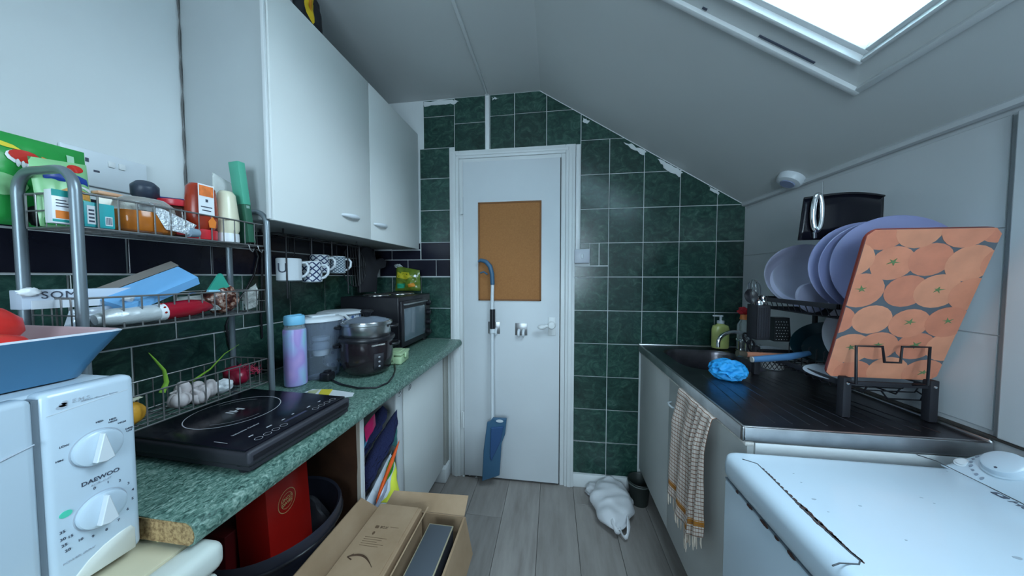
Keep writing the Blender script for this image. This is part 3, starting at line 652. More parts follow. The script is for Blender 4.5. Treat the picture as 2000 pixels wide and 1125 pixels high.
for x, y, w in ((.045, .056, .009), (.085, .058, .012), (.120, .056, .008), (.150, .060, .006), (.190, .056, .010), (.225, .056, .008)): b.poly([HM @ Vector((x + c, y + d, .9403)) for c, d in ((0, 0), (w, 0), (w, .004), (0, .004))])
b.poly([HM @ Vector((x, y, .9403)) for x, y in ((.016, .075), (.016, .110), (.0172, .110), (.0172, .075))])
obj('touch_marks', b, ring_m, gl, 0)['kind'] = 'stuff'
b = MB(); b.poly([HM @ Vector((x, y, .9403)) for x, y in ((.115, .040), (.175, .040), (.175, .048), (.115, .048))]); obj('display', b, rgb('dim_display', 48, 48, 66, .3), gl, 0)
ht('Induction Cooker', .07, .098, .008, ext=.0001)
# ================================================================ right side: furniture
uc = thing('sink_base_unit', 'grey-white sink base unit with two doors on the right', 'cabinet', (.78, 1.32, 0))
b = MB()
b.box((.530, .845, .14), (1.045, .861, .846)); b.box((.530, 1.775, .14), (1.045, 1.791, .846)); b.box((.530, .861, .14), (1.045, 1.775, .156)); b.box((.53, .861, .79), (.545, 1.775, .846)); obj('carcass', b, M['lamr'], uc)
b = MB(); b.box((.60, .86, .003), (.615, 1.79, .14)); obj('plinth', b, mat('dark_plinth', (.05, .05, .05), .7), uc)
for i, (a, e) in enumerate(((.842, 1.366), (1.369, 1.794))):
    b = MB(); b.box((.512, a, .150), (.529, e, .838), .0015); d = obj('door', b, M['lamr'], uc)
    if i == 0:
        b = MB(); b.tube([(.512, 1.315, .735), (.498, 1.322, .737), (.492, 1.345, .738), (.498, 1.368, .739), (.512, 1.375, .740)][::-1] if 0 else [(.512, 1.270, .742), (.494, 1.280, .742), (.490, 1.305, .742), (.494, 1.330, .742), (.512, 1.340, .742)], .0045, 8); obj('handle', b, M['whitep'], d, 60)
b = MB(); b.box((.530, .8385, .805), (1.03, .8445, .848), .001); obj('end_rail', b, M['gloss'], uc)
b = MB(); b.box((.507, .841, .838), (.528, 1.794, .848), .001); obj('worn_edge', b, mat('worn_white_edge', (.60, .58, .55), .7, var=.3, vscale=60), uc)
# sink top
st = thing('sink', 'dark stained stainless steel sink top with drainer', 'sink', (.78, 1.32, .85))
X0, X1, Y0, Y1, ZT = .497, 1.046, .838, 1.793, .890
b = MB(); bx = rrect(.575, 1.335, .925, 1.700, .09, 6); N = len(bx); cx_, cy2 = .75, 1.52
def onrect(px, py):
    dx, dy = px - cx_, py - cy2; t = 1e9
    if dx > 0: t = min(t, (X1 - cx_) / dx)
    if dx < 0: t = min(t, (X0 - cx_) / dx)
    if dy > 0: t = min(t, (Y1 - cy2) / dy)
    if dy < 0: t = min(t, (1.28 - cy2) / dy)
    return (cx_ + dx * t, cy2 + dy * t)
outp = [onrect(*p) for p in bx]
for cxx, cyy in ((X0, Y1), (X1, Y1), (X0, 1.28), (X1, 1.28)):
    k = min(range(N), key=lambda i: math.hypot(outp[i][0] - cxx, outp[i][1] - cyy)); outp[k] = (cxx, cyy)
R0 = b.ring([(p[0], p[1], ZT) for p in outp]); R1 = b.ring([(p[0], p[1], ZT) for p in bx]); b.bridge(R0, R1)
def sc(k, z): return b.ring([(cx_ + (p[0] - cx_) * k, cy2 + (p[1] - cy2) * k, z) for p in bx])
prev = R1
for k, z in ((.985, .886), (.97, .872), (.955, .78), (.90, .742), (.75, .735), (.1, .733)):
    r = sc(k, z); b.bridge(prev, r); prev = r
b.cap(prev)
b.poly([(X0, Y0, ZT), (X1, Y0, ZT), (X1, 1.28, ZT), (X0, 1.28, ZT)])
obj('basin', b, M['steel'], st, 40)
b = MB(); b.lathe([(.0, .736), (.022, .736), (.026, .739), (.026, .742)], 20, Matrix.Translation((cx_, cy2, 0))); obj('drain', b, M['chrome'], st)
b = MB()
for pts in (((X0, Y0, .850), (X0 + .012, Y1, ZT + .001)), ((X0, Y0, .850), (X1, Y0 + .012, ZT + .001)), ((X1 - .010, Y0, .85), (X1, Y1, ZT + .006)), ((X0, Y1 - .01, .85), (X1, Y1, ZT + .006))): b.box(pts[0], pts[1], .005, 3)
obj('rolled_edge', b, M['steelb'], st, 50)
b = MB()
for i in range(11):
    x = .555 + i * .042; x2 = .60 + i * .030
    b.tube([(x, .875, ZT - .0006), (x2, 1.27, ZT - .0010)], .0026, 6, rz=.6)
obj('drainer_rib', b, M['steel'], st, 60)
# mixer tap
tp = thing('mixer_tap', 'chrome two-handle mixer tap behind the sink bowl', 'tap', (.975, 1.62, .89))
b = MB(); b.box((.955, 1.545, .8905), (.995, 1.695, .905), .006, 3); b.cyl((.975, 1.62, .90), (.975, 1.62, .965), .014, .012, 16); obj('tap_body', b, M['chrome'], tp)
b = MB(); b.tube([(.975, 1.62, .955)] + [Vector((.895, 1.60, .955)) + Vector((.08 * math.cos(a), .02 * math.cos(a), .055 * math.sin(a))) for a in [math.pi * i / 12 for i in range(1, 13)]] + [(.815, 1.58, .935)], .009, 10); obj('spout', b, M['chrome'], tp, 60)
for y in (1.56, 1.68):
    b = MB(); b.cyl((.975, y, .90), (.975, y, .945), .011, n=14)
    for a in range(4): b.cyl((.975, y, .952), (.975 + .02 * math.cos(a * math.pi / 2 + .4), y + .02 * math.sin(a * math.pi / 2 + .4), .955), .006, .007, 10)
    b.lathe([(0, .962), (.011, .96), (.012, .945), (0, .944)], 14, Matrix.Translation((.975, y, 0))); obj('tap_handle', b, M['chrome'], tp, 50)
# soap dispenser
sx, sy = .905, 1.735
so = thing('soap_dispenser', 'green-yellow liquid soap bottle with white pump beside the tap', 'bottle', (sx, sy, .89))
b = MB(); b.lathe([(0, .897), (.040, .897), (.043, .905), (.043, 1.0), (.038, 1.018), (.020, 1.026), (.016, 1.032), (0, 1.032)], 24, Matrix.Translation((sx, sy, 0)), sy=.62); obj('bottle_body', b, rgb('olive_yellow_soap', 190, 195, 118, .25), so, 40)
b = MB(); b.lathe([(0, 1.031), (.017, 1.031), (.017, 1.046), (.006, 1.048), (.006, 1.066), (.011, 1.068), (.011, 1.076), (0, 1.077)], 18, Matrix.Translation((sx, sy, 0))); b.box((sx - .040, sy - .006, 1.068), (sx, sy + .006, 1.077), .003); obj('pump', b, M['whitep'], so)
b = MB(); b.prism(ell(0, 0, .020, .024, 18), .0008, off(MXZ, (sx, sy - .0268, .965))); obj('label', b, rgb('pale_green_label', 175, 190, 110), so)
# clear bottle with a red cap
rx_, ry_ = 1.0, 1.70
rb = thing('squeeze_bottle', 'clear bottle with red and orange cap behind the tap', 'bottle', (rx_, ry_, .891))
b = MB(); b.lathe([(0, .897), (.028, .897), (.030, .91), (.030, 1.03), (.018, 1.055), (.012, 1.065)], 20, Matrix.Translation((rx_, ry_, 0))); M['clear'] = film_mat('clear_plastic', (.80, .86, .86), .22, .1); obj('bottle_body', b, M['clear'], rb)
b = MB(); b.cyl((rx_, ry_, 1.06), (rx_, ry_, 1.085), .020, .016, 12); obj('collar', b, rgb('orange_plastic', 225, 130, 70), rb)
b = MB(); b.clump((rx_ - .004, ry_, 1.105), (.026, .014, .018), 4, .5, 2.2, 3); obj('cap', b, rgb('red_plastic', 190, 30, 45), rb)
# blue cloth
b = MB(); b.clump((.672, 1.232, .925), (.050, .050, .034), 21, .30, 1.7, 5, sharp=True)
for v in b.bm.verts: v.co.z = max(v.co.z, .8915)
tag(obj('crumpled_cloth', b, rgb('bright_blue_cloth', 40, 150, 215, .6), None, 60), 'crumpled bright blue cloth on the sink edge', 'cloth')
# ---------------------------------------------------------------- washing machine
wm = thing('washing_machine', 'white top-loading washing machine, chipped, at lower right', 'washing machine', (.74, .58, 0))
b = MB(); b.box((.434, .394, .01), (1.030, .796, .7735), .006, 3); obj('body', b, M['appl'], wm, 50)
wx0 = .425
b = MB(); b.box((wx0 + .002, .388, .776), (1.034, .802, .8500), .026, 7); tpn = obj('top_panel', b, M['appl'], wm, 50)
b = MB(); b.box((wx0 + .012, .392, .7735), (1.034, .798, .777)); obj('trim_line', b, mat('grey_seam', (.16, .20, .24), .6), wm)
# raised lid with flap in front
lid = [P(u, v, 'z', .8512) for u, v in ((1450, 896), (1479, 905), (1510, 935), (1560, 985), (1620, 1042), (1660, 1078), (1680, 1094), (1678, 1101), (1640, 1099), (1626, 1104))]
b = MB(); b.tube([(p.x, p.y, .8504) for p in lid], .0011, 6); b.tube([P(u, v, 'z', .8504) for u, v in ((1790, 888), (1828, 900), (1870, 921), (1930, 950), (1990, 980), (2080, 1028))], .0011, 6); islands(obj('lid_seam', b, mat('dark_seam', (.06, .07, .08), .6), tpn))
r_ = random.Random(8); rust = mat('dark_rust', (.05, .022, .018), .8)
for i in range(30):
    t = .06 + .78 * i / 29; k = t * 6; j = 1 + int(k); f = k - int(k); p = lid[min(j, 7)].lerp(lid[min(j + 1, 7)], f)
    s_ = .0012 + .0032 * math.exp(-((t - .42) / .16) ** 2) + .001 * r_.random()
    b = MB(); nn = 7; b.prism([(p.x + .0022 + s_ * (.7 + .6 * r_.random()) * math.cos(a) * 1.0, p.y + s_ * 2 * (.6 + .7 * r_.random()) * math.sin(a)) for a in [2 * math.pi * q / nn for q in range(nn)]], .8507, None, 0, .8498)
    obj('rust_chip', b, rust, tpn, 0)
b = MB()
for (u, v, w) in ((1590, 975, .004), (1618, 1000, .002), (1680, 988, .003), (1800, 972, .003), (1825, 983, .002), (1770, 1055, .002), (1988, 1090, .006), (1550, 925, .002), (1565, 942, .002), (1850, 920, .002)):
    p = P(u, v, 'z', .8503); b.prism([(p.x + w * math.cos(a) * (1 + .3 * math.sin(3 * a)), p.y + w * .5 * math.sin(a)) for a in [2 * math.pi * q / 8 for q in range(8)]], .8505, None, 0, .8498)
obj('scuff_mark', b, mat('grey_scuff', (.30, .36, .42), .6), tpn, 0)['kind'] = 'stuff'
b = MB()
for (y, s_) in ((.745, .004), (.700, .010), (.655, .012), (.62, .006), (.585, .010)):
    b.prism([(y + s_ * (.8 + .4 * r_.random()) * math.cos(a), .776 + .004 * (.6 + .6 * r_.random()) * math.sin(a)) for a in [2 * math.pi * q / 8 for q in range(8)]], .0012, Matrix(((0, 0, -1, wx0 + .0100), (1, 0, 0, 0), (0, 1, 0, 0), (0, 0, 0, 1))))
obj('rust_chip', b, rust, wm, 0)['kind'] = 'stuff'
# control console: a low dome at the back
def con(u, v):
    x = .895 + .140 * u; y = .392 + .408 * v; e = max(0, 1 - abs(2 * v - 1) ** 9) ** .5
    h_ = .060 * math.sin(math.pi / 2 * min(1, (x - .895) / .080)) if x < .975 else .060 - .022 * ((x - .975) / .06) ** 1.5
    return Vector((x, y, .8485 + h_ * e))
b = MB(); b.grid(con, 24, 60); b.box((.897, .393, .8460), (1.034, .799, .8486)); cn = obj('control_console', b, M['appl'], wm, 60)
dp = con(.30, .838); tx_ = (con(.36, .838) - con(.24, .838)).normalized(); dn = Vector((-tx_.z, 0, tx_.x))
b = MB(); b.lathe([(.034, -.008), (.034, .000), (.031, .0015), (.028, .011), (.025, .0125), (0, .0125)], 36, frame(dp, (0, -1, 0), dn)); dk = obj('programme_dial', b, M['appl'], cn, 40)
fd = frame(dp, (0, -1, 0), dn); b = MB(); b.lathe([(0, .0124), (.0022, .0126), (.002, .0134), (0, .0136)], 10, fd @ Matrix.Translation((.004, -.020, 0))); obj('dial_dot', b, M['ink'], dk)
for u_, v_ in ((.15, .955),):
    p = con(u_, v_); b = MB(); b.lathe([(.012, -.004), (.012, .0008), (.0105, .0015), (.0085, .0015), (.008, .004), (0, .0045)], 22, frame(p, (0, -1, 0), dn)); obj('button', b, M['whitep'], cn)
b = MB()
for k in range(9):
    a = math.radians(225 + k * 14 - 60); q = fd @ Vector((.043 * math.cos(a - .25), .043 * math.sin(a - .25), 0))
    if q.x < .897 or q.y > .795: continue
    u_ = (q.x - .895) / .14; p = con(u_, (q.y - .392) / .408); b.prism([(.0024 * math.cos(t), .0024 * math.sin(t) * (1 + .4 * (k % 3))) for t in [2 * math.pi * i / 8 for i in range(8)]], .0010, frame(p, (0, -1, 0), dn), 0, -.002)
obj('programme_symbol', b, mat('grey_symbol', (.22, .27, .34), .5), cn, 0)['kind'] = 'stuff'
TM = Matrix.Rotation(-math.pi / 2, 4, 'Z'); TM.translation = (.884, .698, .8503)
b = MB(); b.prism(rrect(-.009, -.0065, .009, .0065, .002, 3), .0006, TM); obj('brand_mark', b, M['ink'], tpn, 0)
b = MB(); b.prism(ell(0, 0, .0035, .003, 10), .0009, TM); obj('brand_mark', b, M['appl'], tpn, 0)
TM2 = TM.copy(); TM2.translation = (.883, .684, .8503); text('Hoover', .021, TM2, M['ink'], tpn, ext=.0001, al='LEFT', bold=.0004)
# ---------------------------------------------------------------- towel over the door
tw = thing('tea_towel', 'cream and brown checked tea towel with orange stripes over the sink unit door', 'towel', (.49, 1.19, .85))
m = bpy.data.materials.new('checked_towel'); m.use_nodes = True; n, l = nt(m); bs = n['Principled BSDF']; uvn = n.new('ShaderNodeUVMap'); br = n.new('ShaderNodeTexBrick')
br.offset = 0; br.inputs['Color1'].default_value = (.68, .60, .55, 1); br.inputs['Color2'].default_value = (.62, .53, .47, 1); br.inputs['Mortar'].default_value = (.22, .09, .05, 1)
br.inputs['Scale'].default_value = 1; br.inputs['Mortar Size'].default_value = .0032; br.inputs['Brick Width'].default_value = .050; br.inputs['Row Height'].default_value = .031; br.inputs['Mortar Smooth'].default_value = .2
sp_ = n.new('ShaderNodeSeparateXYZ'); l.new(uvn.outputs[0], br.inputs['Vector']); l.new(uvn.outputs[0], sp_.inputs[0])
rp = n.new('ShaderNodeValToRGB'); rp.color_ramp.interpolation = 'CONSTANT'; e = rp.color_ramp.elements; e[0].color = (0, 0, 0, 1); e[1].position = .860; e[1].color = (1, 1, 1, 1)
for p_, c_ in ((.868, 0), (.874, 1), (.896, 0), (.902, 1), (.912, 0)): x = e.new(p_); x.color = (c_, c_, c_, 1)
l.new(sp_.outputs['Y'], rp.inputs['Fac']); mx = n.new('ShaderNodeMix'); mx.data_type = 'RGBA'; l.new(rp.outputs['Color'], mx.inputs['Factor']); l.new(br.outputs['Color'], mx.inputs[6]); mx.inputs[7].default_value = (.42, .16, .015, 1); l.new(mx.outputs[2], bs.inputs['Base Color']); bs.inputs['Roughness'].default_value = .9
def towel(y0, y1, y0b, y1b, zb0, zb1, ph, dx):
    def fn(u, v):
        if v < .06: t = v / .06; xx = .505 + .016 - t * .028; z = .8505 - .004 * t * t; sdx = 0
        else:
            t = (v - .06) / .94; z = .8465 - t * (.8465 - (zb0 + (zb1 - zb0) * u)); xx = .4930
        t = max(0, (v - .06) / .94)
        fold = min(1, t * 3 + .15)
        y = (y0 + (y1 - y0) * u) * (1 - t) + (y0b + (y1b - y0b) * u) * t
        return Vector((xx - dx * fold - .010 * fold * (1 + math.sin(u * 13 + ph + t * 2.0)) - .004 * fold * noise.noise(Vector((u * 6, t * 5, ph))), y, z))
    return fn
b = MB(); b.grid(towel(1.222, 1.035, 1.255, 1.080, .40, .345, 0, .002), 44, 60); obj('front_fold', b, m, tw, 70, solid=.002)
b = MB(); b.grid(towel(1.060, .968, 1.085, .985, .375, .45, 2, .012), 24, 60); obj('side_fold', b, m, tw, 70, solid=.002)
b = MB(); f1 = towel(1.222, 1.035, 1.255, 1.080, .40, .345, 0, .002); f2 = towel(1.060, .968, 1.085, .985, .375, .45, 2, .012)
for f, nn in ((f1, 18), (f2, 9)):
    for i in range(nn):
        p = f((i + .5) / nn, 1); q = random.Random(i).uniform(.03, .05)
        b.tube([p, p + Vector((0, .002 * math.sin(i), -q * .5)), p + Vector((.001, .003 * math.sin(i * 2), -q))], [.0022, .0030, .0014], 5)
obj('tassel_fringe', b, rgb('cream_cotton', 215, 200, 185, .9), tw)
# ---------------------------------------------------------------- wire rack
RK = Matrix.Translation((-.001, -.001, .1455)) @ Matrix.Scale(.886, 4)
rk = thing('wire_rack', 'grey tubular three-tier wire rack against the left wall', 'rack', (-1.06, .70, .89))
ry0, ry1, rx0, rx1, rt = .490, .905, -1.142, -.985, 1.512
for y in (ry0, ry1):
    b = MB(); z = rt; R = .045
    zl = (.891 - .1455) / .886; pts = [(rx1, y, zl), (rx1, y, 1.1), (rx1, y, z - R)] + [(rx1 - R + R * math.cos(a), y, z - R + R * math.sin(a)) for a in [math.pi / 2 * i / 6 for i in range(1, 7)]]
    pts += [(rx0 + R - R * math.sin(a), y, z - R + R * math.cos(a)) for a in [math.pi / 2 * i / 6 for i in range(0, 7)]] + [(rx0, y, 1.1), (rx0, y, zl)]
    b.tube(pts, .0088, 12); obj('hoop', b, M['tube'], rk, 60)
for zf, zt in ((1.392, 1.465), (1.165, 1.240), (.915, .998)):
    b = MB(); w = .0018
    x0, x1, y0, y1 = rx0 + .012, rx1 - .010, ry0 + .004, ry1 - .004
    for z in (zf, zt): b.tube([(x0, y0, z), (x1, y0, z), (x1, y1, z), (x0, y1, z)], .0024, 6, closed=True)
    n = 13
    for i in range(n + 1):
        y = y0 + (y1 - y0) * i / n
        b.tube([(x1, y, zt), (x1, y, zf), (x0, y, zf), (x0, y, zt)], w, 5)
    for i in range(1, 5):
        x = x0 + (x1 - x0) * i / 5; b.tube([(x, y0, zt), (x, y0, zf), (x, y1, zf), (x, y1, zt)], w, 5)
    b.tube([(x0, y0, (zf + zt) / 2), (x1, y0, (zf + zt) / 2)], w, 5); b.tube([(x0, y1, (zf + zt) / 2), (x1, y1, (zf + zt) / 2)], w, 5)
    obj('basket', b, M['wire'], rk, 60)
b = MB()
for y in (.845, .875): b.tube([(-.99, y, 1.390), (-.985, y, 1.375), (-.975, y, 1.368), (-.97, y, 1.378)], .0016, 5)
obj('hook', b, M['wire'], rk)

# ================================================================ things on the rack
T1, T2, T3 = 1.396, 1.169, .919
GR = rgb('bright_green_film', 45, 150, 70, .25, var=.15, vscale=14); LG = rgb('light_green_film', 140, 195, 140, .3, var=.08, vscale=14)
RED = rgb('red_print', 195, 45, 35, .35); YEL = rgb('yellow_print', 225, 205, 60, .4); WHT = rgb('white_film', 225, 228, 232, .3); BLU = rgb('blue_print', 30, 65, 150, .35); NOO = rgb('fried_noodle_print', 200, 145, 70, .5, var=.3, vscale=120); ORG = rgb('orange_print2', 225, 125, 50, .4)
# big green packet
g = thing('snack_packet', 'large bright green glossy snack packet at the left end of the top shelf', 'packet', (-1.10, .48, T1))
pk = Pillow((-1.175, .36, 1.40), (-1.175, .606, 1.40), (-1.183, .606, 1.602), (-1.183, .36, 1.602), .040, .15, 11); pk.n = Vector((1, 0, 0)); pk.build('film', GR, g, 22, 20)
pk.decal('light_panel', ell(.45, .42, .17, .12), LG, g, .0012, 6)
pk.decal('yellow_flash', [(.36, .92), (.56, .86), (.60, .82), (.52, .82), (.36, .86)], YEL, g, .0020)
pk.decal('white_rim', ell(.61, .735, .105, .085), WHT, g, .0018); pk.decal('red_oval', ell(.61, .755, .088, .07), RED, g, .0026)
for i_, (uu, vv) in enumerate(((.565, .67), (.595, .66), (.625, .645), (.655, .63), (.685, .615), (.715, .60))): pk.decal('white_lettering', ell(uu, vv, .012, .045, 8), WHT, g, .0036, 2)
pk.decal('orange_band', [(.70, .80), (.90, .74), (.91, .68), (.72, .74)], ORG, g, .0024); pk.decal('red_band', [(.71, .74), (.89, .68), (.87, .62), (.73, .66)], RED, g, .0030)
pk.decal('white_square', rec(.86, .80, .91, .90), rgb('pale_green_print', 170, 215, 185), g, .0024)
# noodle packet
g = thing('noodle_packet', 'pale green noodle packet with blue banner and fried noodle picture behind the left rack hoop', 'packet', (-1.05, .53, T1))
pk = Pillow((-1.112, .502, 1.398), (-1.112, .580, 1.398), (-1.118, .575, 1.556), (-1.118, .494, 1.546), .032, .15, 4); pk.n = Vector((1, 0, .05)); pk.build('film', LG, g)
pk.decal('blue_banner', [(.12, .80), (.14, .70), (.92, .66), (.90, .76), (.5, .86)], BLU, g); pk.decal('white_banner', [(.5, .67), (.94, .62), (.94, .56), (.7, .64)], WHT, g)
pk.decal('red_mark', ell(.72, .90, .16, .06), RED, g); pk.decal('noodle_picture', [(.30, .52), (.55, .62), (.92, .55), (.92, .44), (.6, .46), (.34, .44)], NOO, g)
pk.decal('red_roundel', ell(.40, .29, .23, .13), RED, g); pk.decal('pink_lettering', rec(.28, .24, .58, .29), rgb('pink_print', 235, 190, 180), g, .0026); pk.decal('pink_lettering', rec(.28, .31, .58, .35), rgb('pink_print', 235, 190, 180), g, .0026)
pk.decal('green_foot', rec(.06, .03, .90, .13), GR, g)
# dark bag at the back left
b = MB(); b.clump((-1.152, .522, 1.424), (.014, .022, .024), 6, .2, 2, 3); tag(obj('dark_pouch', b, M['blackm'], None, 60), 'small black pouch in the shadow beside the noodle packet', 'pouch')
# spice carton and teal carton
g = thing('spice_carton', 'small white and teal carton with orange food picture beside the left rack hoop', 'carton', (-1.008, .525, T1))
b = MB(); b.box((-1.018, .466, T1), (-.998, .502, T1 + .068), .001); obj('carton_body', b, WHT, g)
b = MB(); b.box((-.998, .470, T1 + .010), (-.9974, .498, T1 + .026)); obj('food_picture', b, ORG, g, 0); b = MB(); b.box((-.998, .466, T1 + .055), (-.9974, .502, T1 + .068)); b.box((-.998, .466, T1 + .003), (-.9974, .502, T1 + .008)); islands(obj('teal_band', b, rgb('teal_card', 40, 150, 145), g, 0))
b = MB(); 
for i in range(3): b.box((-.998, .471, T1 + .034 + i * .006), (-.9974, .492 - i * .004, T1 + .036 + i * .006))
obj('lettering', b, M['ink'], g, 0)
g = thing('stock_cube_carton', 'turquoise carton with white barcode on the top shelf left of the honey jar', 'carton', (-1.02, .575, T1))
b = MB(); b.box((-1.040, .508, T1), (-1.000, .553, T1 + .054), .001); obj('carton_body', b, rgb('turquoise_card', 50, 165, 170), g)
b = MB(); b.box((-1.0, .512, T1 + .006), (-.9994, .524, T1 + .046)); b.box((-1.0, .538, T1 + .006), (-.9994, .549, T1 + .026)); obj('white_panel', b, WHT, g, 0)
b = MB()
for i in range(7): b.box((-.9994, .539 + i * .0014, T1 + .008), (-.9991, .5397 + i * .0014, T1 + .024))
for i in range(4): b.box((-.9994, .514, T1 + .010 + i * .008), (-.9991, .522, T1 + .014 + i * .008))
obj('lettering', b, M['ink'], g, 0)
g = thing('flour_bag', 'pale open bag behind the turquoise carton on the top shelf', 'bag', (-1.09, .61, T1))
pk = Pillow((-1.10, .575, T1 + .003), (-1.10, .655, T1 + .003), (-1.10, .645, T1 + .100), (-1.10, .580, T1 + .090), .03, .3, 2); pk.n = Vector((1, 0, 0)); pk.build('bag_body', rgb('cream_paper', 225, 222, 210, .6), g)
b = MB(); b.box((-1.112, .576, T1 + .093), (-1.088, .625, T1 + .100), .002); obj('clip', b, rgb('pale_orange_clip', 215, 165, 130), g)
# honey jar lying
g = thing('honey_jar', 'squat honey jar with clear lid and silver foil label on the top shelf', 'jar', (-1.03, .655, T1))
mm = Matrix.Translation((-1.038, .628, T1 + .002)) @ Matrix.Scale(1.12, 4)
b = MB(); b.lathe([(0, 0), (.030, 0), (.035, .005), (.036, .034), (.034, .046), (0, .047)], 26, mm, sy=1.45); obj('jar_body', b, rgb('amber_honey', 175, 100, 35, .15, var=.2, vscale=30), g, 50)
b = MB(); b.lathe([(.034, .0475), (.036, .052), (.034, .066), (.024, .078), (0, .082)], 26, mm, sy=1.4); obj('lid', b, M['clear'], g, 60)
pk = Pillow((-.984, .655, T1 + .012), (-.984, .722, T1 + .006), (-.984, .732, T1 + .030), (-.984, .660, T1 + .060), .006, .4, 7); pk.c = [Vector(q) for q in ((-.9965, .640, T1 + .014), (-.9965, .690, T1 + .006), (-.9965, .708, T1 + .036), (-.9985, .612, T1 + .076))]; pk.n = Vector((1, 0, 0))
o = pk.build('foil_packet', mat('crinkled_silver_foil', (.62, .66, .70), .3, .4, bump=.6, bscale=180), None); tag(o, 'crinkled silver foil packet leaning against the honey jar', 'packet')
# red lidded jar
g = thing('sauce_jar', 'brown sauce jar with a red lid behind the honey jar', 'jar', (-1.075, .735, T1))
mm = Matrix.Translation((-1.078, .722, T1)) @ Matrix.Scale(1.12, 4)
b = MB(); b.lathe([(0, 0), (.036, 0), (.039, .006), (.039, .070), (.034, .080), (0, .080)], 26, mm); obj('jar_body', b, rgb('dark_brown_sauce', 65, 38, 30, .15), g, 50)
b = MB(); b.lathe([(0, .080), (.040, .080), (.041, .084), (.041, .094), (.038, .0965), (0, .0965)], 28, mm); obj('lid', b, rgb('red_lid', 190, 35, 50, .3), g, 50)
b = MB(); b.grid(lambda u, v: mm @ Vector((.0396 * math.cos(-1.3 + 2.4 * u), .0396 * math.sin(-1.3 + 2.4 * u), .008 + .036 * v)), 16, 1); obj('label', b, rgb('red_label', 205, 60, 65), g, 60)
# blue bag and black cap
pk = Pillow((-1.130, .68, T1 + .004), (-1.130, .80, T1 + .004), (-1.128, .815, T1 + .135), (-1.128, .69, T1 + .135), .018, .35, 5); pk.c[3].z = T1 + .120; pk.n = Vector((1, 0, 0))
o = pk.build('freezer_bag', rgb('navy_blue_film', 25, 55, 130, .25, var=.25, vscale=20), None); tag(o, 'crumpled navy blue packet behind the red-lidded jar', 'packet')
b = MB(); b.lathe([(0, 0), (.020, .0), (.026, .01), (.026, .034), (.018, .044), (0, .046)], 20, frame((-1.105, .670, T1 + .105), (0, 1, 0), (.5, -.3, .8))); b.cyl((-1.105, .670, T1 + .002), (-1.105, .670, T1 + .11), .010, .012, 14)
tag(obj('pepper_mill', b, rgb('dark_blue_grey_plastic', 45, 55, 70, .4), None, 40), 'dark round-capped mill sticking up behind the honey jar', 'mill')
# ketchup squeezy upside down
g = thing('sauce_bottle', 'upside-down red sauce bottle with white paper label and red cap', 'bottle', (-1.02, .785, T1))
mm = Matrix.Translation((-1.025, .742, T1)) @ Matrix.Scale(1.33, 4)
b = MB(); b.lathe([(0, .022), (.016, .022), (.021, .030), (.023, .06), (.0215, .09), (.020, .112), (.015, .120), (0, .121)], 22, mm, sy=1.25); obj('bottle_body', b, rgb('red_brown_sauce', 150, 50, 30, .25), g, 50)
b = MB(); b.lathe([(0, 0), (.020, 0), (.021, .004), (.021, .021), (0, .022)], 22, mm, sy=1.25); obj('cap', b, rgb('red_cap', 200, 40, 50, .35), g, 50)
b = MB(); b.box((-.9945, .713, T1 + .070), (-.9935, .752, T1 + .156)); lb = obj('label', b, WHT, g, 0)
b = MB(); b.box((-.9935, .715, T1 + .122), (-.993, .750, T1 + .152)); obj('orange_picture', b, rgb('orange_sauce_print', 225, 120, 60, var=.3, vscale=90), lb, 0)
b = MB(); b.box((-.9935, .730, T1 + .106), (-.993, .736, T1 + .114)); b.box((-.9935, .718, T1 + .090), (-.993, .746, T1 + .093)); b.box((-.9935, .721, T1 + .080), (-.993, .743, T1 + .083)); obj('lettering', b, M['ink'], lb, 0)
b = MB(); b.prism([(.738, .034), (.752, .034), (.755, .052), (.746, .066), (.736, .052)], .0022, Matrix(((0, 0, 1, -.9948), (1, 0, 0, 0), (0, 1, 0, T1), (0, 0, 0, 1)))); obj('flame_mark', b, ORG, g, 0)
# mayonnaise
g = thing('mayonnaise_bottle', 'cream-white squeezy bottle standing on its white cap on the top shelf', 'bottle', (-1.02, .84, T1))
mm = Matrix.Translation((-1.022, .808, T1)) @ Matrix.Scale(1.22, 4)
b = MB(); b.lathe([(0, .022), (.019, .022), (.0225, .032), (.0225, .06), (.019, .10), (.017, .122), (.012, .130), (0, .132)], 22, mm, sy=1.1); obj('bottle_body', b, rgb('cream_mayonnaise', 215, 210, 185, .25), g, 50)
b = MB(); b.lathe([(0, 0), (.021, 0), (.022, .004), (.021, .022), (0, .0225)], 22, mm, sy=1.1); obj('cap', b, WHT, g, 50)
# clear bag
pk = Pillow((-1.065, .77, T1 + .09), (-1.065, .89, T1 + .003), (-1.06, .885, T1 + .125), (-1.06, .815, T1 + .150), .035, .5, 13); pk.c = [Vector(q) for q in ((-1.085, .815, T1 + .004), (-1.085, .885, T1 + .004), (-1.08, .890, T1 + .200), (-1.08, .815, T1 + .225))]; pk.n = Vector((1, 0, 0))
o = pk.build('clear_bag', film_mat('crinkly_clear_film', (.85, .87, .85), .28, .12), None); tag(o, 'crinkled clear plastic bag behind the white squeezy bottle', 'bag')
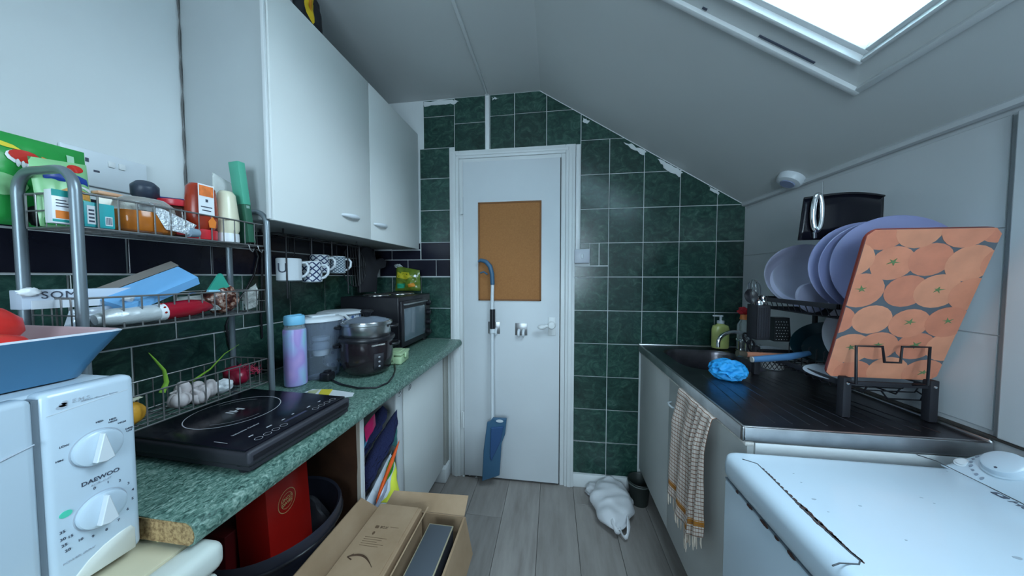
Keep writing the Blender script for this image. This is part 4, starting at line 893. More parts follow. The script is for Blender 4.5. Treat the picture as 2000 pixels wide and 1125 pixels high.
# green slim carton leaning at the right
g = thing('tea_carton', 'slim mint green carton leaning upright at the right end of the top shelf', 'carton', (-1.0, .88, T1))
cm = Matrix.Translation((-1.012, .862, T1 + .004)) @ Euler((math.radians(3), math.radians(-4), 0)).to_matrix().to_4x4()
b = MB(); b.box((-.018, -.011, .125), (.018, .012, .262), .001, M_=cm); obj('carton_top', b, rgb('mint_green_card', 75, 160, 135, .5), g)
b = MB(); b.box((-.018, -.0105, .0), (.018, .0115, .125), .001, M_=cm); obj('carton_base', b, rgb('dark_green_card', 40, 90, 70, .5), g)
b = MB(); b.box((.018, -.004, .112), (.0188, .006, .121), M_=cm); obj('label', b, rgb('grey_green_print', 130, 160, 150), g, 0)
b = MB(); b.cyl((-.9985, .690, T1 + .014), (-.9985, .712, T1 + .014), .0135, .011, 16); tag(obj('bottle_cap', b, rgb('grey_blue_plastic', 130, 150, 165), None), 'small grey-blue cap lying in front of the red sauce bottle', 'cap')
# ---------------- middle shelf
g = thing('foil_carton', 'long white cling film carton lettered SOM, open, on the middle shelf at left', 'carton', (-1.09, .56, T2))
cm = frame((-1.085, .455, T2 + .070), (.03, 1, -.12))
b = MB(); b.box((0, -.018, -.020), (.215, .018, .020), .0015, M_=cm); cbx = obj('carton_body', b, rgb('blue_white_card', 190, 200, 215, .45), g)
b = MB(); b.box((0.01, -.021, -.020), (.20, -.0185, -.002), M_=cm); obj('cutter_strip', b, rgb('pale_silver_card', 215, 220, 228, .3), g)
text('SOM', .022, cm @ Matrix.Translation((.046, -.0188, .008)) @ Matrix.Rotation(math.pi / 2, 4, 'X'), M['ink'], cbx, spacing=1.1)
b = MB(); b.clump((-1.062, .462, T2 + .086), (.006, .014, .009), 3, .3, 3, 3); obj('film_end', b, WHT, g, 60)
g = thing('foil_box', 'long sky blue box lying tilted across the middle shelf', 'box', (-1.06, .62, T2))
q0 = P(240, 606, 'x', -1.005); q1 = P(388, 547, 'x', -1.015); dx_ = (q1 - q0); LL = dx_.length
cm = frame(q0, dx_, Vector((-.75, 0, 1)))
A_, B_, C_, D_ = P(250, 606, 'x', -1.003), P(390, 547, 'x', -1.010), P(351, 526, 'x', -1.085), P(188, 588, 'x', -1.080)
bb_ = slab('carton_body', A_, B_, C_, D_, rgb('sky_blue_card', 115, 175, 225, .5), g, .022)
b = MB(); b.bm.free(); slab('lid_flap', D_ + Vector((0, 0, .012)), C_ + Vector((0, 0, .012)), C_ + Vector((-.012, -.01, .024)), D_ + Vector((-.012, -.01, .022)), rgb('grey_brown_card', 110, 105, 100, .6), g, .002)
b = MB(); b.tube([cm @ Vector((LL * .72, -.0045, .018)), cm @ Vector((LL * .76, -.0045, .021)), cm @ Vector((LL * .80, -.0045, .018))], .0006, 4); obj('arrow_mark', b, rgb('blue_print2', 60, 110, 180), bb_)
b = MB(); b.clump(cm @ Vector((.02, -.002, .028)), (.012, .008, .008), 4, .5, 3, 2); obj('torn_edge', b, WHT, g, 60)
g = thing('pasta_packet', 'silver and red packet lying in the front of the middle basket', 'packet', (-1.0, .65, T2))
pts = [Vector((-1.01, .520, T2 + .020)), Vector((-1.008, .545, T2 + .022)), Vector((-1.006, .62, T2 + .024)), Vector((-1.006, .70, T2 + .028))]
b = MB(); b.tube([(-1.012, .520, T2 + .021), (-1.010, .545, T2 + .024), (-1.010, .58, T2 + .0245), (-1.010, .622, T2 + .025)], [.012, .020, .0215, .0215], 18, rz=1); obj('silver_wrap', b, mat('silver_grey_film', (.52, .56, .58), .35, .2, bump=.2, bscale=60), g, 60)
b = MB(); b.tube([(-1.010, .634, T2 + .026), (-1.010, .69, T2 + .030), (-1.012, .72, T2 + .031), (-1.014, .745, T2 + .028), (-1.014, .752, T2 + .026)], [.0225, .024, .020, .010, .004], 18); obj('red_wrap', b, rgb('deep_red_film', 150, 20, 40, .25), g, 60)
b = MB(); b.tube([(-1.010, .621, T2 + .025), (-1.010, .635, T2 + .026)], [.0222, .0228], 18); obj('white_band', b, WHT, g, 60)
b = MB(); b.tube([(-1.014, .750, T2 + .026), (-1.014, .762, T2 + .023), (-1.014, .774, T2 + .018)], [.010, .008, .002], 10); obj('twisted_end', b, M['clear'], g, 60)
b = MB()
for i in range(3):
    for k_ in (.3, .9, 1.5): 
        a = k_ - .3; b.clump((-1.010 + .0232 * math.cos(a), .628, T2 + .0255 + .0232 * math.sin(a)), (.001, .003, .003), i, 0, 1, 1)
obj('dot_marks', b, RED, g, 60)['kind'] = 'stuff'
pk = Pillow((-1.0, .488, T2 + .002), (-1.0, .60, T2 + .002), (-1.04, .60, T2 + .060), (-1.04, .50, T2 + .045), .018, .5, 17); pk.c = [Vector(q) for q in ((-1.040, .49, T2 + .004), (-1.040, .56, T2 + .004), (-1.05, .575, T2 + .050), (-1.05, .505, T2 + .045))]; pk.n = Vector((1, 0, 0))
o = pk.build('silver_pouch', mat('grey_white_film', (.50, .55, .62), .3, .2), None); tag(o, 'grey-white folded pouch under the sky blue box, behind the hoop', 'pouch')
pk = Pillow((-1.06, .69, T2 + .02), (-1.06, .77, T2 + .02), (-1.06, .78, T2 + .062), (-1.06, .70, T2 + .06), .03, .6, 19); pk.n = Vector((1, 0, 0))
o = pk.build('clear_packet', M['crinkly_clear_film'] if 'crinkly_clear_film' in M else MATS['crinkly_clear_film'], None); tag(o, 'small crinkled clear packet behind the red end of the silver packet', 'packet')
nutm = ramp_mat('mixed_nuts', [(.36, (.03, .008, .008)), (.5, (.12, .035, .022)), (.6, (.34, .20, .15)), (.72, (.60, .52, .48))], 95, .25, 2)
g = thing('nut_bag', 'clear bag of mixed brown nuts with a teal top clip label', 'bag', (-1.05, .83, T2))
b = MB(); b.clump((-1.045, .800, T2 + .047), (.034, .046, .046), 3, .16, 3, 4); obj('bag_body', b, nutm, g, 60)
b = MB(); b.prism([(-.034, 0), (.030, -.004), (.006, .046), (.0, .050), (-.006, .046)], .006, Matrix(((0, 0, 1, -1.03), (1, 0, 0, .785), (0, 1, 0, T2 + .078), (0, 0, 0, 1)))); obj('header_card', b, rgb('teal_green_card', 50, 150, 130), g)
b = MB(); b.prism([(-.036, -.008), (.030, -.012), (.030, -.004), (-.034, 0)], .008, Matrix(((0, 0, 1, -1.03), (1, 0, 0, .785), (0, 1, 0, T2 + .078), (0, 0, 0, 1)))); obj('header_edge', b, rgb('pale_blue_card', 150, 205, 230), g)
pk = Pillow((-1.0, .855, T2 + .002), (-1.0, .90, T2 + .01), (-1.0, .925, T2 + .085), (-1.0, .865, T2 + .055), .03, .6, 23); pk.c = [Vector(q) for q in ((-1.03, .862, T2 + .004), (-1.03, .898, T2 + .01), (-1.03, .9, T2 + .095), (-1.03, .862, T2 + .06))]; pk.n = Vector((1, 0, 0)); pk.d = .03
o = pk.build('clear_packet', MATS['crinkly_clear_film'], None); tag(o, 'crinkled clear packet at the right end of the middle shelf', 'packet')
# ---------------- bottom shelf
g = thing('garlic_net', 'net of white garlic bulbs on the bottom shelf', 'garlic', (-1.04, .72, T3))
gm = rgb('garlic_skin', 205, 195, 195, .6, var=.15, vscale=40)
for i, (x, y, z, r) in enumerate(((-1.03, .675, .024, .024), (-1.02, .715, .023, .024), (-1.055, .70, .040, .022), (-1.03, .750, .028, .023), (-1.06, .735, .028, .022))):
    b = MB(); mm = Matrix.Translation((x, y, T3 + z)) @ Euler((.7 * i, .5 * i, 0)).to_matrix().to_4x4()
    for k_ in range(6):
        a = k_ * math.pi / 3; b.clump(mm @ Vector((r * .40 * math.cos(a), r * .40 * math.sin(a), 0)), (r * .62, r * .62, r * .85), k_, .08, 2, 2)
    b.tube([mm @ Vector((0, 0, r * .6)), mm @ Vector((0, 0, r * 1.5))], [r * .3, r * .12], 8); obj('garlic_bulb', b, gm, g, 80)
b = MB(); b.clump((-1.03, .785, T3 + .022), (.012, .020, .016), 5, .5, 3, 3, sharp=True); obj('net_end', b, WHT, g, 60)
onm = rgb('red_onion_skin', 130, 15, 45, .3, var=.3, vscale=35)
for i, (x, y, z, r) in enumerate(((-1.03, .832, .036, .030), (-1.075, .850, .038, .029))):
    g = thing('red_onion', ('dark red onion nearest the garlic on the bottom shelf', 'dark red onion behind the first, at the rack end')[i], 'onion', (x, y, T3), 0, 'red onions on the bottom shelf')
    b = MB(); b.lathe([(0, -.9 * r), (.5 * r, -.8 * r), (.95 * r, -.2 * r), (.95 * r, .25 * r), (.5 * r, .75 * r), (.15 * r, .95 * r), (.06 * r, 1.25 * r), (0, 1.25 * r)], 22, Matrix.Translation((x, y, T3 + z)) @ Euler((-.5, .4, 0)).to_matrix().to_4x4()); obj('bulb', b, onm, g, 80)
b = MB(); r_ = random.Random(2)
for i in range(60):
    a = r_.uniform(0, 6.28); c = Vector((-1.025 + r_.gauss(0, .012), .868 + r_.gauss(0, .016), T3 + .035 + abs(r_.gauss(0, .012)))); d = Vector((r_.gauss(0, 1), r_.gauss(0, 1), r_.gauss(0, 1))).normalized() * .010
    b.tube([c - d, c + Vector((0, 0, .003)), c + d], .0009, 4)
o = obj('red_netting', b, rgb('red_net', 190, 60, 90, .4), None, 60); tag(o, 'loose red netting bunched beside the red onions', 'netting'); o['kind'] = 'stuff'
g = thing('spring_onions', 'green onion shoots rising from the bottom shelf', 'vegetable', (-1.05, .66, T3)); lf = rgb('fresh_green_leaf', 130, 175, 60, .4)
for pts in ([(400 - 25, 745), (412, 720), (440, 690), (468, 672)], [(318, 766), (327, 745), (322, 722), (303, 700), (292, 688)]):
    b = MB(); pp = [P(u, v, 'x', -1.075) for u, v in pts]; pp = [pp[0]] + [pp[i].lerp(pp[i + 1], t) for i in range(len(pp) - 1) for t in (.5, 1)]
    b.tube(pp, [.006 * (1 - i / (len(pp) - .8)) + .0006 for i in range(len(pp))], 8, rz=.5); obj('leaf', b, lf, g, 60)
g = thing('squash_piece', 'small orange-yellow squash piece at the left end of the bottom shelf', 'vegetable', (-1.02, .58, T3))
b = MB(); b.clump((-1.03, .575, T3 + .030), (.024, .028, .030), 8, .12, 2, 3); obj('flesh', b, rgb('orange_yellow_skin', 215, 155, 50, .45, var=.12, vscale=30), g, 60)
b = MB(); b.clump((-1.035, .580, T3 + .062), (.014, .022, .004), 3, .2, 2, 3); obj('pale_top', b, rgb('pale_yellow_flesh', 215, 215, 190), g, 60)
RK = None
# cables on the tiles behind the rack
for k, (pts, lb_) in enumerate(((((495, 480), (505, 500), (497, 535), (478, 570), (455, 600), (442, 635), (447, 670), (458, 700), (470, 722)), 'black cable looping down the tiles behind the rack, left of the tall hoop'), (((512, 490), (512, 560), (510, 620), (512, 660)), 'thin black cable hanging straight behind the right rack hoop'))):
    b = MB(); b.tube([P(u, v, 'x', XL + .012) for u, v in pts], .0035, 8); tag(obj('power_cable', b, M['black'], None, 60), lb_, 'cable')
# ================================================================ worktop things
g = thing('water_bottle', 'iridescent lilac water bottle with pale blue lid beside the hob', 'bottle', (-.930, .945, .89))
m = ramp_mat('iridescent_lilac', [(.30, (.30, .60, .70)), (.40, (.38, .46, .78)), (.50, (.42, .32, .70)), (.68, (.55, .38, .74))], 9, .3, 1, aniso=(1.2, 1.2, .55), dist=1.6)
mm = Matrix.Translation((-.930, .945, .8902))
b = MB(); b.lathe([(0, 0), (.031, 0), (.035, .004), (.0355, .02), (.0355, .200), (.034, .206), (0, .206)], 32, mm); obj('bottle_body', b, m, g, 40)
b = MB(); b.lathe([(.033, .206), (.030, .216), (.028, .224), (0, .224)], 28, mm); obj('neck', b, M['clear'], g, 50)
b = MB(); b.lathe([(0, .222), (.031, .222), (.032, .226), (.032, .250), (.030, .254), (.022, .256), (.020, .250), (0, .250)], 32, mm); b.box((-.938, .918, .8902 + .250), (-.922, .972, .8902 + .258), .003); obj('lid', b, rgb('pale_blue_plastic', 130, 200, 235, .35), g, 40)
# water filter jug
g = thing('filter_jug', 'clear water filter jug with white lid and handle', 'jug', (-.905, 1.06, .89))
M['jug'] = film_mat('blue_grey_clear_plastic', (.50, .58, .70), .17, .08)
jm = Matrix.Translation((-.912, 1.045, .8902)) @ Matrix.Rotation(math.radians(-22), 4, 'Z')
b = MB(); b.lathe([(0, 0), (.046, 0), (.050, .006), (.056, .12), (.062, .222)], 30, jm, sy=1.3); obj('jug_body', b, M['jug'], g, 50)
b = MB(); b.lathe([(0, .110), (.040, .112), (.046, .130), (.054, .215)], 30, jm, sy=1.25); obj('filter_funnel', b, M['jug'], g, 50)
b = MB(); b.lathe([(0, .085), (.026, .085), (.030, .10), (.030, .128), (.022, .138), (0, .140)], 22, jm); b.lathe([(0, .145), (.030, .145), (.030, .158), (0, .160)], 22, jm); obj('filter_cartridge', b, WHT, g, 50)
b = MB(); b.lathe([(0, .242), (.030, .241), (.058, .236), (.065, .229), (.065, .222), (0, .221)], 30, jm, sy=1.3)
b.box((-.030, -.045, .238), (.030, .045, .246), .004, M_=jm); obj('lid', b, M['whitep'], g, 50)
b = MB(); jh = [jm @ Vector((x, 0, z)) for x, z in ((.055, .232), (.078, .235), (.098, .222), (.108, .195), (.106, .14), (.098, .09), (.080, .055), (.052, .045))]
hd = [jm @ Vector((0, y, z)) for y, z in ((.07, .232), (.095, .232), (.112, .215), (.118, .185), (.112, .14), (.100, .09), (.082, .055), (.062, .045))]
b.tube(hd, .0075, 10); obj('handle', b, M['whitep'], g, 60)
# storage tub behind, blue pattern
g = thing('storage_tub', 'white tub with blue pattern and white lid behind the filter jug', 'tub', (-.98, 1.27, .89))
mm = Matrix.Translation((-.965, 1.225, .8902)); dm = bpy.data.materials.new('blue_white_pattern'); dm.use_nodes = True; n, l = nt(dm); bs = n['Principled BSDF']; vo = n.new('ShaderNodeTexVoronoi'); vo.inputs['Scale'].default_value = 38; ge = n.new('ShaderNodeNewGeometry'); l.new(ge.outputs['Position'], vo.inputs['Vector'])
rp = n.new('ShaderNodeValToRGB'); e = rp.color_ramp.elements; rp.color_ramp.interpolation = 'CONSTANT'; e[0].color = (.06, .12, .30, 1); e[1].position = .33; e[1].color = (.50, .56, .66, 1); l.new(vo.outputs['Distance'], rp.inputs['Fac']); l.new(rp.outputs['Color'], bs.inputs['Base Color'])
b = MB(); b.lathe([(0, 0), (.070, 0), (.074, .01), (.084, .225), (0, .225)], 32, mm); obj('tub_body', b, dm, g, 50)
b = MB(); b.lathe([(0, .240), (.075, .240), (.092, .236), (.096, .230), (.092, .226), (0, .225)], 32, mm); b.box((-.985, 1.31, 1.112), (-.945, 1.342, 1.118), .002); obj('lid', b, M['whitep'], g, 50)
# rice cooker with steamer
g = thing('rice_cooker', 'black rice cooker with aluminium steamer ring and glass lid', 'rice cooker', (-.75, 1.12, .89))
cx0, cy0 = -.757, 1.112; mm = Matrix.Translation((cx0, cy0, .8902))
b = MB(); b.lathe([(0, .008), (.072, .008), (.088, .022), (.098, .07), (.099, .12), (.098, .140), (0, .140)], 40, mm); body = obj('body', b, mat('dark_brown_black_gloss', (.016, .011, .014), .2, coat=.3), g, 50)
b = MB(); b.lathe([(.096, .138), (.104, .140), (.107, .147), (.104, .154), (.094, .156), (0, .156)], 40, mm); obj('top_rim', b, M['black'], g, 50)
b = MB(); b.lathe([(.086, .156), (.090, .160), (.091, .200), (.096, .203), (.096, .212), (.092, .2135), (.084, .212), (.084, .200)], 40, mm); st_ = obj('steamer_ring', b, mat('satin_aluminium', (.55, .56, .57), .28, 1), g, 50)
b = MB(); b.lathe([(0, .232), (.04, .229), (.07, .221), (.088, .213)], 36, mm); b.lathe([(0, .2305), (.04, .2275), (.07, .2195), (.086, .2125)], 36, mm); ld = obj('glass_lid', b, M['jug'], g, 60)
b = MB(); b.tube([mm @ Vector((.090 * math.cos(a), .090 * math.sin(a), .214)) for a in [2 * math.pi * i / 40 for i in range(40)]], .0028, 6, closed=True); obj('lid_rim', b, M['chrome'], ld, 60)
b = MB(); b.lathe([(0, .262), (.020, .260), (.026, .252), (.016, .244), (.012, .232), (0, .231)], 20, mm); obj('lid_knob', b, M['black'], ld, 50)
for s_, ang in ((1, math.radians(205)), (-1, math.radians(25))):
    for z, nm in ((.192, 'steamer_handle'), (.118, 'handle')):
        b = MB(); d = Vector((math.cos(ang), math.sin(ang), 0)); t = Vector((-d.y, d.x, 0)); r0 = .090 if z > .15 else .096; c = Vector((cx0, cy0, .8902 + z))
        b.tube([c + d * r0 - t * .030, c + d * (r0 + .016) - t * .028, c + d * (r0 + .024) - t * .015, c + d * (r0 + .024) + t * .015, c + d * (r0 + .016) + t * .028, c + d * r0 + t * .030], .006, 8); obj(nm, b, M['black'], st_ if z > .15 else g, 60)
fa = math.radians(-32); 
def cyp(a, z, r=.0995): return Vector((cx0 + r * math.cos(a), cy0 + r * math.sin(a), .8902 + z))
b = MB(); b.grid(lambda u, v: cyp(fa - .20 + .40 * u, .030 + .065 * v, .1005 - .006 * (1 - v)), 6, 3); sw_ = obj('switch_panel', b, M['blackm'], g, 60, solid=.003)
for i in range(3):
    b = MB(); c = cyp(fa, .045 + .018 * i, .101); b.clump(c, (.004, .006, .004), i, 0, 1, 2); obj('switch_light', b, rgb('pale_grey_light', 150, 150, 155), sw_, 60)
fm_ = frame(cyp(fa - .02, .128, .1000), Vector((-math.sin(fa), math.cos(fa), 0)), Vector((math.cos(fa), math.sin(fa), 0)))
text('COOKWORKS', .008, fm_, M['skin'], g)
# cable and plug
b = MB(); b.tube([P(u, v, 'z', .895) for u, v in ((648, 742), (665, 750), (700, 758), (735, 757), (757, 748), (768, 735), (772, 722), (770, 700))], .0032, 8); tag(obj('power_cable', b, M['black'], None, 60), 'black cable curling on the worktop in front of the rice cooker', 'cable')
b = MB(); q = P(640, 742, 'z', .892); b.box((q.x - .022, q.y - .018, .8905), (q.x + .018, q.y + .020, .922), .006, 3); b.box((q.x - .010, q.y - .010, .92), (q.x + .008, q.y + .012, .93), .003); tag(obj('mains_plug', b, M['black'], None, 40), 'black mains plug lying below the filter jug', 'plug')
# leaflet
g = thing('food_wrapper', 'flat white and yellow wrapper between the hob and the bottle', 'wrapper', P(640, 765, 'z', .891))
wp = [P(u, v, 'z', .8945) for u, v in ((594, 765), (610, 759), (650, 760), (692, 766), (688, 773), (668, 775), (640, 772))]
def sheet(name, pts, m, parent, z): b = MB(); b.prism([(p.x, p.y) for p in pts], z + .0012, None, 0, z); return obj(name, b, m, parent, 0)
sheet('sheet', wp, WHT, g, .8912); sheet('yellow_patch', [P(u, v, 'z', .8945) for u, v in ((628, 760), (650, 760), (642, 771), (622, 769))], YEL, g, .8928); sheet('green_patch', [P(u, v, 'z', .8945) for u, v in ((604, 763), (624, 760), (616, 768), (600, 766))], rgb('pale_olive_print', 190, 195, 150), g, .8928)
# lunch box
g = thing('lunch_box', 'pale green clip-lid lunch box right of the rice cooker', 'lunch box', (-.72, 1.24, .89))
lm = Matrix.Translation((-.725, 1.262, .8905)) @ Matrix.Rotation(math.radians(8), 4, 'Z'); pg = rgb('pale_sage_plastic', 165, 190, 150, .4)
b = MB(); b.box((-.060, -.050, 0), (.050, .050, .040), .008, 3, M_=lm); obj('box_body', b, pg, g, 40); b = MB(); b.box((-.063, -.053, .041), (.053, .053, .052), .004, 3, M_=lm); b.box((-.045, -.035, .050), (.035, .035, .056), .003, M_=lm); obj('lid', b, pg, g, 40)
for y_ in (-1, 1):
    b = MB(); b.box((-.022, y_ * .053, .022), (.018, y_ * .058, .052), .002, M_=lm); obj('clip', b, pg, g)
b = MB(); b.box((.052, -.018, .026), (.060, .018, .050), .002, M_=lm); obj('clip', b, pg, g)
# mini oven
g = thing('mini_oven', 'black tabletop mini oven with two hotplates on top', 'oven', (-.94, 1.59, .89))
ox0, ox1, oy0, oy1, oz0, oz1 = -1.10, -.775, 1.395, 1.780, .912, 1.180
b = MB(); b.box((ox0, oy0, oz0), (ox1, oy1, oz1), .006, 3); obj('case', b, M['black'], g, 40)
b = MB(); b.box((ox1, oy0 + .006, oz0 + .008), (ox1 + .012, oy1 - .085, oz1 - .022), .003); dd = obj('door', b, M['black'], g)
b = MB(); b.box((ox1 + .011, oy0 + .035, oz0 + .035), (ox1 + .0135, oy1 - .105, oz1 - .062), .001); obj('pane', b, mat('smoky_oven_glass', (.12, .16, .19), .12, coat=.4), dd)
b = MB(); b.tube([(ox1 + .012, oy0 + .035, oz1 - .040), (ox1 + .030, oy0 + .035, oz1 - .038), (ox1 + .030, oy1 - .105, oz1 - .038), (ox1 + .012, oy1 - .105, oz1 - .040)], .0045, 8); obj('handle', b, mat('grey_metal_handle', (.40, .42, .44), .3, .8), dd, 60)
for z in (.945, 1.005, 1.065, 1.125):
    b = MB(); b.cyl((ox1, oy1 - .042, z), (ox1 + .020, oy1 - .042, z), .018, .015, 20); kb = obj('knob', b, M['black'], g); b = MB(); b.box((ox1 + .019, oy1 - .044, z), (ox1 + .0215, oy1 - .040, z + .014)); obj('pointer', b, M['chrome'], kb, 0)
for (x, y, r) in ((-.96, 1.50, .072), (-.92, 1.67, .085)):
    b = MB(); b.lathe([(0, oz1 + .010), (r - .006, oz1 + .010), (r - .002, oz1 + .006), (r - .002, oz1 - .001)], 32, Matrix.Translation((x, y, 0))); hp_ = obj('hotplate', b, mat('dark_cast_iron', (.03, .03, .03), .6), g, 50)
    b = MB(); b.tube([(x + r * math.cos(a), y + r * math.sin(a), oz1 + .003) for a in [2 * math.pi * i / 36 for i in range(36)]], .0035, 6, closed=True); obj('trim_ring', b, M['chrome'], hp_, 60)
for x in (ox0 + .03, ox1 - .03):
    for y in (oy0 + .03, oy1 - .03): b = MB(); b.cyl((x, y, .8902), (x, y, oz0 + .002), .014, n=12); obj('foot', b, M['black'], g)
# plastic food bag on the oven
g = thing('bread_bag', 'clear plastic bag with green and yellow print on the mini oven', 'bag', (-.90, 1.73, 1.19))
pk = Pillow((-.985, 1.735, 1.196), (-.815, 1.735, 1.196), (-.822, 1.738, 1.325), (-.975, 1.738, 1.352), .05, .3, 9); pk.build('bag_body', rgb('olive_green_film', 90, 110, 40, .2, var=.4, vscale=30), g)
pk.decal('yellow_patch', [(.08, .55), (.5, .50), (.75, .62), (.6, .82), (.1, .78)], rgb('mustard_print', 180, 170, 40), g); pk.decal('teal_patch', [(.12, .10), (.40, .12), (.48, .32), (.14, .30)], rgb('teal_print', 30, 140, 105), g); pk.decal('orange_patch', [(.6, .15), (.85, .22), (.8, .38), (.58, .3)], rgb('dull_orange_print', 200, 130, 40), g); pk.decal('round_sticker', ell(.86, .70, .05, .06), WHT, g)
b = MB(); b.clump((-.965, 1.738, 1.352), (.022, .012, .012), 3, .5, 3, 3); obj('bag_neck', b, M['clear'], g, 60)
# mug rack under the cabinet
g = thing('mug_rack', 'black wire mug rack hanging under the wall cabinet', 'rack', (-1.0, 1.13, 1.45))
b = MB(); w = .0026; ya_, yb2 = .925, 1.365; xa_, xb_ = -1.06, -.965; zt, zb = 1.440, 1.205
b.tube([(xa_, ya_, zt), (xb_, ya_, zt), (xb_, yb2, zt), (xa_, yb2, zt)], w, 6, closed=True); b.tube([(xb_, ya_, 1.432), (xb_, yb2, 1.432)], w, 6)
for y in (ya_ + .02, yb2 - .02): 
    b.tube([(xb_, y, 1.459), (xb_, y, zt)], .003, 6); b.tube([(xa_, y, 1.459), (xa_, y, zt)], .003, 6)
for y in (.955, 1.07, 1.18, 1.28): b.tube([(xb_, y, zt), (xb_, y, 1.375)], w, 6)
b.tube([(xb_, .955, 1.375), (xb_, .955, zb)], w, 6); b.tube([(xb_, yb2, zt), (xb_, yb2, zb)], w, 6); b.tube([(xb_, 1.28, 1.375), (xb_, 1.28, zb)], w, 6)
obj('wire_frame', b, M['bwire'], g, 60)
MUGH = ((-.990, 1.005), (-.985, 1.075), (-1.02, 1.185), (-1.02, 1.265))
for x, y in MUGH: b = MB(); b.tube([(xa_, y, zt), (x - .012, y, zt), (x + .012, y, zt), (xb_, y, zt)], w, 6); b.tube([(x + .01, y, zt), (x + .01, y, 1.375), (x + .004, y, 1.367), (x - .002, y, 1.374)], w * .8, 6); obj('hook', b, M['bwire'], g, 60)
# mugs
lm_ = bpy.data.materials.new('navy_lattice_on_white'); lm_.use_nodes = True; n, l = nt(lm_); bs = n['Principled BSDF']; bs.inputs['Roughness'].default_value = .25
def lattice(m, kx, ky, wdt, c0=(.60, .64, .68, 1), c1=(.02, .035, .10, 1)):
    n, l = nt(m); bs = n['Principled BSDF']; uvn = n.new('ShaderNodeUVMap'); sp = n.new('ShaderNodeSeparateXYZ'); l.new(uvn.outputs[0], sp.inputs[0]); outs = []
    for sg in (1, -1):
        a = n.new('ShaderNodeMath'); a.operation = 'MULTIPLY'; a.inputs[1].default_value = kx; l.new(sp.outputs['X'], a.inputs[0])
        c = n.new('ShaderNodeMath'); c.operation = 'MULTIPLY'; c.inputs[1].default_value = ky * sg; l.new(sp.outputs['Y'], c.inputs[0])
        d = n.new('ShaderNodeMath'); d.operation = 'ADD'; l.new(a.outputs[0], d.inputs[0]); l.new(c.outputs[0], d.inputs[1])
        f = n.new('ShaderNodeMath'); f.operation = 'PINGPONG'; f.inputs[1].default_value = .5; l.new(d.outputs[0], f.inputs[0])
        t = n.new('ShaderNodeMath'); t.operation = 'LESS_THAN'; t.inputs[1].default_value = wdt; l.new(f.outputs[0], t.inputs[0]); outs.append(t)
    mxn = n.new('ShaderNodeMath'); mxn.operation = 'MAXIMUM'; l.new(outs[0].outputs[0], mxn.inputs[0]); l.new(outs[1].outputs[0], mxn.inputs[1])
    mi = n.new('ShaderNodeMix'); mi.data_type = 'RGBA'; l.new(mxn.outputs[0], mi.inputs['Factor']); mi.inputs[6].default_value = c0; mi.inputs[7].default_value = c1; l.new(mi.outputs[2], bs.inputs['Base Color'])
lattice(lm_, 8, 3, .13)
fl_ = bpy.data.materials.new('fine_blue_lattice'); fl_.use_nodes = True; fl_.node_tree.nodes['Principled BSDF'].inputs['Roughness'].default_value = .25; lattice(fl_, 14, 6, .16, (.55, .62, .64, 1), (.06, .10, .16, 1))
MUGW = mat('white_glazed_china', (.62, .66, .70), .2)
def mug(label, x, y, z0, r, h, m, hang, group, letter=None, rzz=0):
    t = thing('mug', label, 'mug', (x, y, z0), 0, group); mm = Matrix.Translation((x, y, z0))
    b = MB(); b.lathe([(0, .003), (r - .006, 0), (r, .004)], 28, mm); b.lathe([(r, h - .003), (r - .002, h), (r - .004, h - .002), (r - .005, .008), (0, .007)], 28, mm)
    cup = obj('cup', b, MUGW, t, 50)
    b = MB(); b.grid(lambda u, v: mm @ Vector((r * math.cos(2 * math.pi * u), r * math.sin(2 * math.pi * u), .004 + (h - .007) * v)), 28, 4, cu=False); obj('printed_wall', b, m, t, 60)
    d = Vector((math.cos(hang), math.sin(hang), 0)); c = Vector((x, y, z0 + h * .5))
    b = MB(); b.tube([c + d * (r - .003) + Vector((0, 0, h * .32)), c + d * (r + .014) + Vector((0, 0, h * .34)), c + d * (r + .024) + Vector((0, 0, h * .18)), c + d * (r + .022) - Vector((0, 0, h * .08)), c + d * (r + .010) - Vector((0, 0, h * .26)), c + d * (r - .003) - Vector((0, 0, h * .32))], .0052, 8); obj('handle', b, MUGW, t, 60)
    if letter:
        a = math.radians(-75); d = Vector((math.cos(a), math.sin(a), 0)); text(letter, .05, frame(Vector((x, y, z0 + h * .55)) + d * (r + .0006), Vector((-d.y, d.x, 0)), d), M['ink'], cup)
    return t
gm_ = 'mugs hanging from the under-cabinet rack'
mug('plain white mug with a dark U on the under-cabinet rack, nearest the viewer', -.99, .990, 1.268, .040, .086, MUGW, math.radians(60), gm_, 'U')
mug('white mug with bold navy lattice, hanging lower next to the plain white mug', -.985, 1.090, 1.262, .037, .086, lm_, math.radians(25), gm_)
mug('white mug with dense navy lattice, hanging higher in the middle of the rack', -1.03, 1.185, 1.300, .038, .082, lm_, math.radians(20), gm_)
mug('white mug with fine pale blue lattice, last on the rack towards the oven', -1.02, 1.280, 1.300, .036, .082, fl_, math.radians(20), gm_)
